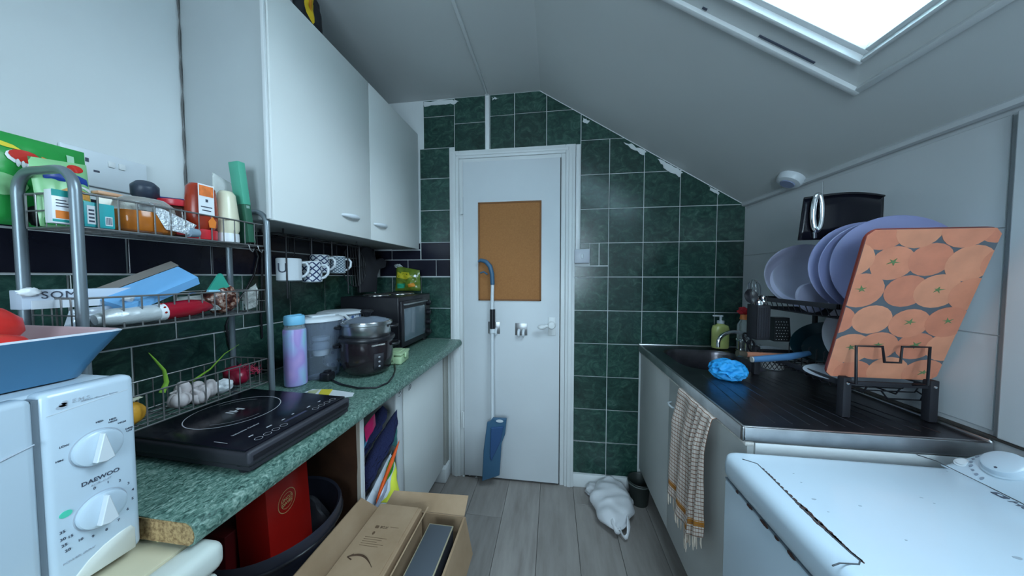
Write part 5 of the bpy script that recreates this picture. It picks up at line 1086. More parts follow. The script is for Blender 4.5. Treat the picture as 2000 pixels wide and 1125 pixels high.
# oven glove and wire trivet hanging
g = thing('oven_glove', 'black oven glove hanging on the tiles above the mini oven', 'glove', (-1.10, 1.47, 1.2))
gl_ = [(k_[0] * 1.15, k_[1]) for k_ in [(-.045, 0), (.045, 0), (.050, .10), (.062, .135), (.098, .150), (.104, .185), (.080, .205), (.045, .190), (.035, .235), (.015, .262), (-.018, .264), (-.042, .235), (-.052, .13)]]
b = MB(); b.prism(gl_, .030, Matrix(((.42, 0, .907, -1.095), (.907, 0, -.42, 1.605), (0, 1, 0, 1.194), (0, 0, 0, 1))), .004); obj('glove_body', b, M['blackm'], g, 60)
g = thing('cooling_rack', 'round black wire rack leaning on the tiles left of the oven glove', 'wire rack', (-1.10, 1.36, 1.2))
cm = frame((-1.085, 1.490, 1.340), (.25, 1, 0), (1, -.25, .1)); 
b = MB(); b.tube([cm @ Vector((.075 * math.cos(a), .11 * math.sin(a), 0)) for a in [2 * math.pi * i / 32 for i in range(32)]], .0028, 6, closed=True)
for i in range(-4, 5):
    x = i * .016; hh = .11 * math.sqrt(max(0, 1 - (x / .075) ** 2)); b.tube([cm @ Vector((x, -hh, .001)), cm @ Vector((x, hh, .001))], .0018, 5)
b.tube([cm @ Vector((-.074, 0, .002)), cm @ Vector((.074, 0, .002))], .002, 5); obj('wire_grid', b, M['bwire'], g, 60)
# ================================================================ right-hand dish rack and dishes
dk_ = thing('dish_rack', 'black two-tier dish rack on the steel drainer', 'dish rack', (.93, 1.2, .89))
rx0_, rx1_, ry0_, ry1_ = .815, 1.020, .940, 1.305
for x in (rx0_, rx1_):
    for y in (ry0_, ry1_):
        b = MB(); b.box((x - .010, y - .010, .8915), (x + .010, y + .010, 1.005), .002); lg = obj('leg', b, M['blackm'], dk_); 
        if y == ry0_: b = MB(); b.lathe([(0, 0), (.004, 0), (.003, .002), (0, .0025)], 10, frame((x, y - .010, .988), (1, 0, 0), (0, -1, 0))); obj('screw', b, M['chrome'], lg)
for y in (ry0_, ry1_): b = MB(); b.box((rx0_, y - .004, .981), (rx1_, y + .004, .993), .001); obj('cross_bar', b, M['blackm'], dk_)
for x in (rx0_, rx1_): b = MB(); b.box((x - .004, ry0_, .975), (x + .004, ry1_, .990), .001); obj('side_bar', b, M['blackm'], dk_)
b = MB()
for i in range(12): y = .965 + i * .029; b.tube([(rx0_, y, .978), (rx0_ + .01, y, .960), (rx1_ - .01, y, .960), (rx1_, y, .978)], .0018, 5)
for x in (.87, .95): b.tube([(x, ry0_, .978), (x, ry0_ + .01, .958), (x, ry1_ - .01, .958), (x, ry1_, .978)], .0022, 5)
for i in range(8): y = 1.04 + i * .029; b.tube([(.89, y, .960), (.89, y, 1.035), (.895, y, 1.04)], .0018, 5)
obj('lower_tray', b, M['bwire'], dk_, 60)
b = MB(); hy = .925
b.tube([(.820, .936, .990), (.803, .895, 1.000), (.798, .893, 1.102), (.858, .893, 1.102), (.864, .893, 1.061), (.900, .893, 1.061), (.902, .893, 1.103), (.963, .893, 1.104), (.964, .895, 1.005), (.975, .936, .990)], .0032, 6); obj('board_holder', b, M['bwire'], dk_, 60)
b = MB(); b.tube([(.915, .95, .965), (.935, .955, .942), (1.02, .96, .940), (1.025, .96, .955), (1.01, .96, .965)], .0022, 6); obj('wire_hook', b, M['bwire'], dk_, 60)
for (y) in (ry1_, 1.10):
    b = MB(); b.box((rx1_ - .004, y - .008, .99), (rx1_ + .006, y + .008, 1.20), .002); obj('upright', b, M['blackm'], dk_)
b = MB(); b.box((.800, .950, 1.192), (.806, 1.325, 1.207), .001); b.box((1.024, .950, 1.192), (1.03, 1.325, 1.207), .001); b.box((.80, .950, 1.192), (1.03, .956, 1.207), .001); b.box((.80, 1.319, 1.192), (1.03, 1.325, 1.207), .001); obj('upper_rim', b, M['blackm'], dk_)
b = MB()
for i in range(15): y = .965 + i * .025; b.tube([(.803, y, 1.197), (.815, y, 1.165), (1.015, y, 1.165), (1.027, y, 1.197)], .0017, 5)
for x in (.83, .92, 1.0): b.tube([(x, .953, 1.163), (x, 1.322, 1.163)], .002, 5)
for x in (.815, 1.015): b.tube([(x, .953, 1.165), (x, 1.322, 1.165)], .002, 5)
obj('upper_tray', b, M['bwire'], dk_, 60)
# plates
pm_ = rgb('lavender_blue_plate', 128, 131, 170, .35)
for i, (x, y, r, lean) in enumerate(((.935, 1.035, .140, .10), (.925, .990, .137, .08), (.940, .965, .142, .06))):
    t = thing('plate', ('lavender plate at the back of the three in the upper rack', 'lavender plate in the middle of the three in the upper rack', 'lavender plate at the front of the three, behind the tomato board')[i], 'plate', (x, y, 1.17), 0, 'lavender plates in the upper rack')
    mm = frame((x, y, 1.170 + r), (1, 0, 0), (-.22, -1, lean))
    b = MB(); b.lathe([(0, -.004), (r * .62, -.004), (r * .72, .004), (r * .98, .014), (r, .017), (r * .985, .0185), (r * .72, .009), (r * .6, .001), (0, .001)], 48, mm); obj('plate_body', b, pm_, t, 50)
    # seen from behind the foot ring
    b = MB(); b.lathe([(r * .52, -.004), (r * .52, -.008), (r * .56, -.008), (r * .57, -.003)], 40, mm); obj('foot_ring', b, pm_, t, 50)
t = thing('plastic_bowl', 'translucent lilac plastic bowl on its side in the upper rack', 'bowl', (.90, 1.24, 1.17))
lb2 = film_mat('translucent_lilac_plastic', (.64, .64, .80), .42, .12); mm = frame((.90, 1.195, 1.285), (1, 0, 0), (.35, 1, -.35))
b = MB(); b.lathe([(0, .075), (.05, .073), (.085, .055), (.108, .02), (.116, -.012), (.120, -.014), (.118, -.008), (.110, .018), (.087, .052), (.05, .070), (0, .072)], 44, mm); obj('bowl_body', b, lb2, t, 60)
t = thing('food_cover', 'small translucent lilac lid leaning in front of the plastic bowl', 'lid', (.86, 1.11, 1.17))
mm = frame((.862, 1.115, 1.215), (1, 0, 0), (.1, -1, .2)); b = MB(); b.lathe([(0, 0), (.044, 0), (.048, -.006), (.050, -.006), (.048, .003), (0, .003)], 32, mm); obj('lid_body', b, lb2, t, 60)
# black tray standing against the wall
t = thing('baking_tray', 'black curved baking tray standing upright behind the lavender plates', 'tray', (.93, 1.115, 1.17))
b = MB(); b.grid(lambda u, v: Vector((.812 - .012 * (1 - v) + (.225 + .012 * (1 - v)) * u, 1.118 - .018 * math.sin(math.pi * u) - .02, 1.405 + (.135 + .008 * math.sin(math.pi * u)) * v)), 20, 4); b.grid(lambda u, v: Vector((.90 + .10 * u, 1.098 - .018 * math.sin(math.pi * (.4 + .4 * u)), 1.172 + .235 * v)), 6, 4); obj('tray_body', b, M['bglass'], t, 60, solid=.004)
b = MB(); b.tube([Vector((.812 + .225 * u, 1.096 - .018 * math.sin(math.pi * u), 1.541 + .008 * math.sin(math.pi * u))) for u in [i / 10 for i in range(11)]], .0035, 6); obj('tray_rim', b, M['black'], t, 60)
# steel loop handle
t = thing('steel_tongs', 'polished steel loop handle clipped to the left of the black tray', 'tongs', (.835, 1.085, 1.17))
b = MB(); b.tube([Vector((.838, 1.078, 1.490)) + Vector((.0125 * math.cos(a), 0, 0 + .058 * math.sin(a))) for a in [2 * math.pi * i / 28 for i in range(28)]], .0075, 8, closed=True); b.tube([(.835, 1.082, 1.43), (.838, 1.084, 1.41)], .006, 8); obj('loop', b, M['chrome'], t, 60)
# tomato chopping board
m = bpy.data.materials.new('tomato_print'); m.use_nodes = True; n, l = nt(m); bs = n['Principled BSDF']; bs.inputs['Roughness'].default_value = .35
t = thing('chopping_board', 'tomato-print chopping board leaning at the front of the dish rack', 'board', (.9, .94, .99))
bl, br_, tl, tr_ = Vector((.772, .950, 1.000)), Vector((1.040, .950, 1.000)), Vector((.738, .812, 1.398)), Vector((1.028, .812, 1.402))
ux = (br_ - bl).normalized(); Wd = (br_ - bl).length; uy = (tl - bl); Hd = uy.length; uy.normalize(); un = ux.cross(uy).normalized(); un = -un if un.y > 0 else un
cmB = Matrix((ux, uy, un)).transposed().to_4x4(); cmB.translation = bl
pl_ = rrect(0, 0, Wd, Hd, .028, 6)
b = MB(); b.prism(pl_, 0, cmB, .001, -.006); obj('board_body', b, rgb('dark_red_board_edge', 120, 45, 35, .4), t)
tom = [rgb('tomato_print_a', 216, 138, 108, .35, var=.12, vscale=22), rgb('tomato_print_b', 210, 130, 102, .35, var=.12, vscale=25), rgb('tomato_print_c', 220, 146, 114, .35, var=.12, vscale=20)]
b = MB(); pl2 = rrect(.0015, .0015, Wd - .0015, Hd - .0015, .027, 6); b.prism(pl2, .0006, cmB, 0, -.0005); face = obj('printed_face', b, rgb('blue_grey_print', 92, 98, 106, .35), t, 0)
r_ = random.Random(12); cells = []
for j in range(6):
    for i in range(5):
        cells.append((-.005 + i * .078 + (j % 2) * .039 + r_.uniform(-.010, .010), .022 + j * .080 + r_.uniform(-.008, .008), r_.uniform(.044, .051)))
for k, (x, y, r) in enumerate(cells):
    pl = [(x + r * 1.0 * math.cos(a), y + r * .92 * math.sin(a)) for a in [2 * math.pi * q / 20 for q in range(20)]]
    for (a_, b_, c_) in ((-1, 0, -.002), (1, 0, Wd - .002), (0, -1, -.002), (0, 1, Hd - .002)): pl = clip(pl, a_, b_, c_) if len(pl) > 2 else []
    d_ = .02
    for (a_, b_, c_) in ((-1, -1, -.018), (1, 1, Wd + Hd - .018), (1, -1, Wd - .018), (-1, 1, Hd - .018)): pl = clip(pl, a_, b_, c_) if len(pl) > 2 else []
    if len(pl) < 3: continue
    zz_ = .0009 + (k % 7) * .00012
    b = MB(); b.prism(pl, zz_, cmB, 0, .0006); tp_ = obj('tomato_picture', b, tom[k % 3], face, 0)
    if r_.random() < .62 and .02 < x < Wd - .02 and .02 < y < Hd - .02:
        b = MB(); a0 = r_.uniform(0, 6); st5 = []
        for q in range(10): rr = (.0105 if q % 2 == 0 else .0032) * r_.uniform(.7, 1.15); st5.append((x + rr * 1.3 * math.cos(a0 + q * .628), y + .004 + rr * math.sin(a0 + q * .628)))
        b.prism(st5, .0021, cmB, 0, .0006); obj('stalk_picture', b, rgb('green_stalk_print', 100, 130, 85, .4), face, 0)
# cutlery holder
t = thing('cutlery_holder', 'black cutlery holder hanging from the upper rack corner', 'holder', (.79, 1.25, 1.05))
b = MB(); hx0, hx1, hy0, hy1, hz0, hz1 = .765, .812, 1.205, 1.262, 1.05, 1.180
hx0, hx1 = .752, .797
for q in (((hx0, hy0, hz0), (hx1, hy1, hz0 + .003)), ((hx0, hy0, hz0), (hx0 + .003, hy1, hz1)), ((hx1 - .003, hy0, hz0), (hx1, hy1, hz1)), ((hx0, hy0, hz0), (hx1, hy0 + .003, hz1)), ((hx0, hy1 - .003, hz0), (hx1, hy1, hz1))): b.box(q[0], q[1], .001)
for i in range(5): x = hx0 + .006 + i * .0085; b.box((x, hy0 - .0015, hz0 + .01), (x + .004, hy0 + .001, hz1 - .01))
obj('holder_body', b, M['blackm'], t); b = MB(); b.tube([(hx1, 1.235, 1.17), (hx1 + .004, 1.235, 1.205), (.806, 1.235, 1.211), (.810, 1.235, 1.20)], .003, 6); obj('hook', b, M['black'], t)
def spoon(name, label, cat, x, y, zt, m, r, tilt, grp=None):
    t = thing(name, label, cat, (x, y, 1.054), 0, grp); b = MB(); top = Vector((x + tilt[0], y + tilt[1], zt)); b.tube([(x, y, 1.055), top], .0028, 6)
    obj('handle', b, m, t, 60); b = MB(); b.lathe([(0, -r * .35), (r * .6, -r * .25), (r, 0), (r * .96, .001), (r * .55, -r * .2), (0, -r * .28)], 18, frame(top + Vector((0, 0, r * .7)), (1, 0, 0), (-.2, -1, .3)), sy=1.3); obj('head', b, m, t, 60)
spoon('ladle', 'black ladle standing in the cutlery holder', 'ladle', .762, 1.24, 1.195, M['black'], .022, (-.010, 0))
spoon('table_spoon', 'shiny steel spoon at the left of the cutlery holder', 'spoon', .768, 1.222, 1.175, M['chrome'], .013, (-.002, 0), 'steel spoons in the holder')
spoon('table_spoon', 'shiny steel spoon leaning right in the cutlery holder', 'spoon', .784, 1.245, 1.190, M['chrome'], .013, (.010, 0), 'steel spoons in the holder')
t = thing('wire_whisk', 'thin steel balloon whisk rising behind the black ladle', 'whisk', (.775, 1.252, 1.055))
b = MB(); b.tube([(.776, 1.252, 1.055), (.772, 1.252, 1.19)], .003, 6); obj('handle', b, M['chrome'], t, 60)
b = MB()
for k in range(4):
    a = k * math.pi / 4; d = Vector((math.cos(a), math.sin(a), 0)); b.tube([Vector((.772, 1.252, 1.19)) + d * .022 * math.sin(s) + Vector((-.006 * (1 - math.cos(s)) / 2, 0, .085 * (1 - math.cos(s)) / 2)) for s in [2 * math.pi * i / 20 for i in range(21)]], .0009, 4)
obj('wire_balloon', b, M['chrome'], t, 60)
# grater on lower tray, cup behind, black box
t = thing('box_grater', 'black and steel box grater behind the cutlery holder', 'grater', (.875, 1.24, .99))
b = MB(); A = b.ring([(.832, 1.235, 1.04), (.890, 1.235, 1.04), (.890, 1.275, 1.04), (.832, 1.275, 1.04)]); B = b.ring([(.836, 1.240, 1.130), (.886, 1.240, 1.130), (.886, 1.270, 1.130), (.836, 1.270, 1.130)]); b.bridge(A, B); b.cap(B); b.cap(A, True); gb = obj('grater_body', b, mat('dark_steel', (.06, .065, .07), .35, .7), t, 0)
b = MB()
for i in range(5):
    for j in range(7): b.clump((.840 + i * .009 + (j % 2) * .0035, 1.2355 + j * .0007, 1.048 + j * .011), (.0022, .0012, .0022), 0, 0, 1, 1)
obj('grating_teeth', b, M['chrome'], gb, 60)['kind'] = 'stuff'
# patterned bowl mug
sc_ = bpy.data.materials.new('black_scallop_on_white'); sc_.use_nodes = True; sc_.node_tree.nodes['Principled BSDF'].inputs['Roughness'].default_value = .3; lattice(sc_, 16, 2.5, .11, (.52, .52, .52, 1), (.02, .02, .03, 1))
t = thing('patterned_cup', 'white cup with black scallop pattern on the drainer', 'cup', (.93, 1.40, .89)); mm = Matrix.Translation((.936, 1.395, .8915))
b = MB(); b.lathe([(0, .002), (.034, 0), (.038, .004)], 28, mm); b.lathe([(.046, .070), (.047, .085), (.044, .086), (.042, .07), (.036, .01), (0, .008)], 28, mm); obj('cup_body', b, MUGW, t, 50)
b = MB(); b.grid(lambda u, v: mm @ Vector(((.038 + .008 * v) * math.cos(2 * math.pi * u), (.038 + .008 * v) * math.sin(2 * math.pi * u), .004 + .066 * v)), 30, 4); obj('printed_wall', b, sc_, t, 60)
# scissors
t = thing('scissors', 'black-handled scissors standing behind the tap', 'scissors', (.88, 1.42, 1.0)); 
b = MB(); cs = Vector((.800, 1.330, 1.030))
for k, (dx, dz, a) in enumerate(((-.004, .0, .5), (.012, -.030, .2))):
    b = MB(); b.tube([cs + Vector((dx + .013 * math.cos(s) * math.cos(a) - .024 * math.sin(s) * math.sin(a), 0, dz + .013 * math.cos(s) * math.sin(a) + .024 * math.sin(s) * math.cos(a))) for s in [2 * math.pi * i / 18 for i in range(18)]], .004, 6, closed=True); obj('handle', b, M['black'], t, 60)
b = MB(); b.tube([cs + Vector((.010, .004, -.02)), cs + Vector((.025, .01, -.13))], [.006, .002], 6, rz=.3); obj('blade', b, M['chrome'], t, 60)
# black-green frying pan
t = thing('frying_pan', 'dark green frying pan with blue handle propped in the lower rack', 'pan', (.93, 1.2, .99)); 
h0, h1 = P(1470, 702, 'x', .70), P(1572, 690, 'x', .862)
pc = Vector((.955, 1.165, 1.010)); ax_ = (h1 - h0).normalized(); mm = frame(pc, ax_, (-.55, -.55, .62))
mm = frame((.915, 1.135, 1.055), (1, .3, 0), (-.62, -.35, .62))
b = MB(); b.lathe([(0, -.02), (.062, -.02), (.078, .012), (.082, .016), (.080, .016), (.060, -.016), (0, -.016)], 36, mm); obj('pan_body', b, rgb('dark_teal_pan', 14, 44, 52, .3), t, 50)
b = MB(); b.tube([P(1470, 702, 'y', 1.10), P(1500, 700, 'y', 1.105), P(1540, 697, 'y', 1.11), P(1580, 690, 'y', 1.12)], [.0095, .0110, .0115, .0085], 14); obj('handle', b, rgb('slate_blue_handle', 70, 110, 150, .35), t, 50)
b = MB(); q = P(1470, 702, 'y', 1.098); b.cyl(q + Vector((-.004, 0, 0)), q, .0095, n=14); obj('handle_cap', b, rgb('pale_cap', 170, 165, 160), t, 50)
# second pan handle
t = thing('saucepan', 'steel saucepan with copper-coloured handle behind the blue handled pan', 'pan', (.95, 1.24, .99))
b = MB(); b.tube([P(1452, 692, 'y', 1.22), P(1480, 693, 'y', 1.22), P(1528, 695, 'y', 1.215), P(1580, 697, 'y', 1.21)], [.010, .010, .009, .007], 12); obj('handle', b, rgb('dull_copper', 190, 125, 100, .35), t, 50)
b = MB(); b.tube([P(1440, 690, 'y', 1.22), P(1456, 692, 'y', 1.22)], .0125, 12); obj('ferrule', b, mat('old_brass', (.28, .24, .18), .35, .9), t, 50)
b = MB(); q = P(1600, 700, 'y', 1.205); mm = Matrix.Translation((q.x + .03, 1.185, .994)); b.lathe([(0, 0), (.050, 0), (.054, .008), (.056, .045), (.058, .046), (.054, .012), (0, .004)], 32, mm); obj('pan_body', b, mat('dull_steel', (.25, .26, .28), .35, 1), t, 50)
# steel handle and large white plate under the board
t = thing('oval_platter', 'large white oval platter resting low on the dish rack', 'platter', (.93, 1.0, .95)); wp_ = rgb('white_china', 200, 205, 215, .25)
mm = frame((.918, 1.028, .972), (1, 0, 0), (-.02, -.10, 1)); b = MB(); b.lathe([(0, 0), (.080, 0), (.098, .010), (.128, .016), (.130, .018), (.096, .014), (.078, .004), (0, .004)], 48, mm, sy=.62); obj('platter_body', b, wp_, t, 50)
t = thing('dinner_plate', 'white dinner plate upright at the left edge of the tomato board', 'plate', (.82, 1.03, .99))
mm = frame((.932, 1.025, 1.105), (1, 0, 0), (-.15, -1, .15)); b = MB(); b.lathe([(0, -.003), (.075, -.003), (.103, .010), (.106, .012), (.075, .002), (0, .002)], 44, mm); obj('plate_body', b, wp_, t, 50)
t = thing('steel_spatula', 'steel spatula lying on the drainer towards the white platter', 'spatula', (.80, 1.15, .89))
b = MB(); b.tube([P(1540, 704, 'z', .93), P(1562, 712, 'z', .925), P(1600, 724, 'z', .92)], [.004, .006, .004], 8); obj('handle', b, M['chrome'], t, 60)
b = MB(); q0_, q1_ = P(1600, 724, 'z', .92), P(1645, 742, 'z', .915); b.tube([q0_, q0_.lerp(q1_, .5), q1_], [.005, .016, .014], 10, rz=.2); obj('blade', b, M['chrome'], t, 60)
# bottle brush leg-like stand at left of rack
# ================================================================ things under the worktop and on the floor
bn = thing('waste_bin', 'black round plastic bin in the open bay under the worktop', 'bin', (-.80, .73, 0)); bx_, by_ = -.805, .735
mm = Matrix.Translation((bx_, by_, .003))
b = MB(); b.lathe([(0, 0), (.120, 0), (.125, .01), (.150, .50), (.158, .525), (.168, .545), (.170, .575), (.166, .585), (.160, .580), (.150, .52), (.118, .012), (0, .01)], 44, mm); obj('bin_body', b, rgb('charcoal_blue_plastic', 38, 40, 52, .4), bn, 40)
b = MB(); b.tube([mm @ Vector((.1695 * math.cos(a), .1695 * math.sin(a), .552)) for a in [2 * math.pi * i / 44 for i in range(44)]], .004, 6, closed=True); obj('rim_band', b, M['black'], bn, 60)
b = MB(); b.clump((-.70, .612, .49), (.003, .004, .005), 3, .3, 2, 2); obj('white_speck', b, WHT, bn)
g = thing('red_carton', 'red carton with round cream emblem standing in the black bin', 'carton', (-.76, .73, .3))
cm = Matrix.Translation((-.785, .735, .30)) @ Matrix.Rotation(math.radians(6), 4, 'Z') @ Euler((0, math.radians(-3), 0)).to_matrix().to_4x4()
b = MB(); b.box((-.050, -.070, 0), (.040, .082, .425), .003, M_=cm); rcn = obj('carton_body', b, rgb('deep_red_card', 165, 25, 20, .35, var=.08, vscale=10), g, 30)
fmx = cm @ Matrix(((0, 0, 1, .0402), (1, 0, 0, 0), (0, 1, 0, 0), (0, 0, 0, 1)))
b = MB(); cream = rgb('cream_gold_print', 200, 160, 110, .5)
def flat_ring(b, m4, cx, cy, r0, r1, n=36):
    for i in range(n):
        t0, t1 = 2 * math.pi * i / n, 2 * math.pi * (i + 1) / n
        b.poly([m4 @ Vector((cx + r * math.cos(t), cy + r * math.sin(t), .0006)) for r, t in ((r0, t0), (r1, t0), (r1, t1), (r0, t1))])
flat_ring(b, fmx, -.005, .335, .030, .032); flat_ring(b, fmx, -.005, .335, .020, .0215); obj('emblem', b, cream, rcn, 0)
text('UNCLE\nDAVES', .012, fmx @ Matrix.Translation((-.005, .335, .0005)), cream, rcn, bold=.0003)
g = thing('red_carton', 'second dark red carton deep in the black bin, left of the emblem carton', 'carton', (-.88, .65, .3))
b = MB(); b.box((-.930, .635, .10), (-.850, .735, .60), .004); obj('carton_body', b, rgb('dark_red_card', 90, 18, 20, .4), g, 30)
b = MB(); b.clump((-.80, .850, .44), (.07, .022, .10), 3, .25, 2.5, 3, sharp=True); tag(obj('rubbish_bag', b, M['blackm'], None, 60), 'crumpled black rubbish inside the back of the bin', 'rubbish')
# bay contents
g = thing('shopping_bag', 'white supermarket carrier bag with yellow and green print in the open bay', 'bag', (-.76, 1.05, .12))
sb_ = Pillow((-.80, .95, .118), (-.64, 1.135, .118), (-.615, 1.165, .56), (-.80, .955, .47), .14, .3, 31); sb_.c = [Vector(q) for q in ((-.715, .965, .118), (-.700, 1.13, .118), (-.675, 1.140, .545), (-.685, .965, .44))]; sb_.n = Vector((1, -.15, .05)).normalized(); sb_.build('bag_body', rgb('white_carrier_film', 205, 212, 222, .35, bump=.3, bscale=25), g, 20, 20)
sb_.decal('yellow_print', [(.30, .86), (.60, .90), (.95, .93), (.93, .62), (.80, .60), (.60, .72), (.42, .80)], rgb('lemon_print', 220, 225, 70, .4), g, .003, 5)
sb_.decal('lime_spot', ell(.80, .48, .06, .12), rgb('lime_print', 175, 190, 40, .4), g, .005); sb_.decal('green_spot', ell(.62, .30, .05, .06), rgb('grey_green_spot', 70, 110, 100, .4), g, .004); sb_.decal('green_spot', ell(.90, .22, .05, .12), rgb('leaf_green_print', 110, 150, 60, .4), g, .004); sb_.decal('red_spot', ell(.10, .52, .05, .12), rgb('raspberry_print', 175, 50, 80, .4), g, .004)
g = thing('folded_cloth', 'folded navy blue cloth heaped on top of the carrier bag', 'cloth', (-.70, 1.05, .6))
for i, (p0, p1, p2, p3, th) in enumerate((((-.69, .955, .475), (-.650, 1.145, .655), (-.650, 1.145, .725), (-.69, .955, .56), .06), ((-.72, .955, .56), (-.69, 1.140, .720), (-.70, 1.12, .75), (-.72, .955, .65), .05))):
    pk = Pillow(p0, p1, p2, p3, th, .35, 40 + i); pk.n = Vector((1, -.1, .1)).normalized(); pk.build('fold', rgb('navy_towelling', 28, 34, 72, .95, bump=.6, bscale=220), g)
for i, (nm, lb_, c, q) in enumerate((('pink_pouch', 'raspberry pink packet at the top left of the bay', (175, 25, 85), ((-.66, .950, .690), (-.66, 1.01, .725), (-.67, 1.02, .765), (-.67, .955, .745))), ('blue_pouch', 'light blue packet below the pink one in the bay', (70, 140, 180), ((-.675, .953, .655), (-.672, .995, .70), (-.685, .995, .735), (-.685, .953, .72))), ('orange_pouch', 'narrow orange and red packet edge between the navy cloth and carrier bag', (225, 90, 35), ((-.642, .975, .445), (-.625, 1.115, .60), (-.625, 1.115, .612), (-.642, .975, .462))), ('green_pouch', 'bright green leafy packet poking out of the carrier bag', (60, 150, 40), ((-.650, 1.035, .465), (-.640, 1.09, .50), (-.640, 1.11, .575), (-.650, 1.06, .53))), ('silver_pouch', 'pale grey packet lying on the carrier bag at left', (165, 170, 190), ((-.648, .975, .415), (-.640, 1.05, .45), (-.640, 1.05, .49), (-.648, .98, .445))), ('teal_pouch', 'teal striped packet upright at the back right of the bay', (60, 120, 120), ((-.660, 1.10, .60), (-.650, 1.142, .56), (-.650, 1.142, .66), (-.660, 1.105, .655))))):
    pk = Pillow(*q, .014, .3, 50 + i); pk.n = Vector((1, 0, 0)); o = pk.build(nm, rgb(nm + '_film', *c, .3, var=.12, vscale=30), None, 8, 8); tag(o, lb_, 'packet')
# cardboard box with flaps
g = thing('cardboard_box', 'large open brown cardboard box on the floor with raised flaps', 'box', (-.44, .80, 0))
kx0, kx1, ky0, ky1, kz = -.602, -.300, .560, .955, .455
slab('side', (kx0, ky0, .002), (kx0, ky1, .002), (kx0, ky1, kz), (kx0, ky0, kz), M['card'], g); slab('side', (kx1, ky0, .002), (kx1, ky1, .002), (kx1, ky1, kz), (kx1, ky0, kz), M['card'], g)
slab('end_panel', (kx0, ky0, .002), (kx1, ky0, .002), (kx1, ky0, kz), (kx0, ky0, kz), M['card'], g); slab('end_panel', (kx0, ky1, .002), (kx1, ky1, .002), (kx1, ky1, kz), (kx0, ky1, kz), M['card'], g)
slab('base', (kx0, ky0, .003), (kx1, ky0, .003), (kx1, ky1, .003), (kx0, ky1, .003), M['card'], g)
slab('flap', (kx0 - .003, ky0, kz), (kx0 - .003, ky1 - .01, kz), (kx0 - .035, ky1 - .07, kz + .085), (kx0 - .035, ky0 + .02, kz + .085), M['card'], g)
fa_ = slab('flap', (kx0 + .005, ky1 + .003, kz), (kx1, ky1 + .003, kz), P(915, 968, 'y', ky1 + .04), P(770, 958, 'y', ky1 + .04), M['card'], g)
slab('flap', (kx1 + .003, ky0, kz), (kx1 + .003, ky1, kz), (kx1 + .028, ky1, kz - .13), (kx1 + .028, ky0, kz - .13), M['card'], g)
# inner printed carton
g = thing('parcel_carton', 'long brown parcel carton with printed arrow inside the open box', 'carton', (-.52, .75, .2))
pz = .50; pa = [P(738, 986, 'z', pz), P(824, 991, 'z', pz), P(775, 1128, 'z', pz), P(654, 1128, 'z', pz)]
x0p, x1p, y1p = -.588, -.437, .920
b = MB(); b.box((x0p, .575, .15), (x1p, y1p, pz - .002), .003); cb2 = obj('carton_body', b, M['card'], g, 0)
b = MB(); b.box((x0p + .002, .58, pz - .0025), (x1p - .012, y1p - .002, pz + .001), .001); lidp = obj('lid', b, M['card'], g, 0)
slab('torn_flap', (x1p + .004, .58, pz - .03), (x1p + .004, y1p, pz - .03), (x1p + .022, y1p, pz + .006), (x1p + .022, .58, pz + .006), M['card'], g)
TZ = Matrix.Rotation(0, 4, 'Z'); TZ.translation = (x0p, 0, pz + .0012)
b = MB(); arrow = [Vector((x0p + .022 + .085 * t, .715 - .0 + .022 * math.sin(math.pi * (t * .85 + .12)) - .012 * t, pz + .0014)) for t in [i / 14 for i in range(15)]]
b.tube(arrow, [.0008 + .0026 * math.sin(math.pi * min(1, .12 + i / 15)) for i in range(15)], 6, rz=.3)
q = arrow[0]; b.tube([q + Vector((.012, .010, 0)), q, q + Vector((.016, -.006, 0))], .0016, 5); obj('arrow_print', b, M['cardd'], lidp, 60)['kind'] = 'stuff'
b = MB(); b.prism(rrect(x0p + .040, .822, x0p + .052, .832, .002, 2), pz + .0015, None, 0, pz + .0009); b.prism(ell(x0p + .048, .805, .004, .006, 10), pz + .0015, None, 0, pz + .0009)
for i in range(5): b.box((x0p + .030, .790 - i * .007, pz + .0009), (x0p + .100 - (i % 3) * .012, .791 - i * .007, pz + .0014))
b.box((x0p + .088, .831, pz + .0009), (x0p + .115, .832, pz + .0014)); obj('small_print', b, mat('brown_print', (.13, .075, .04), .8), lidp, 0)['kind'] = 'stuff'
tm = Matrix.Translation((x0p + .069, .827, pz + .0012)); text('BOX', .012, tm, M['cardd'], lidp)
g = thing('grey_slab_box', 'flat dark grey box with pale edge inside the cardboard box', 'box', (-.36, .75, .2))
slz = .470
gm2 = rgb('slate_grey_lid', 78, 84, 92, .6); b = MB(); b.box((-.400, .58, .12), (-.318, .895, slz), .002); obj('box_body', b, M['blackm'], g)
b = MB(); b.box((-.4005, .579, slz - .004), (-.3175, .896, slz + .001), .001); obj('pale_edge', b, rgb('tan_edge', 160, 150, 125, .7), g); b = MB(); b.box((-.397, .583, slz), (-.321, .892, slz + .002), .0005); obj('lid', b, gm2, g)
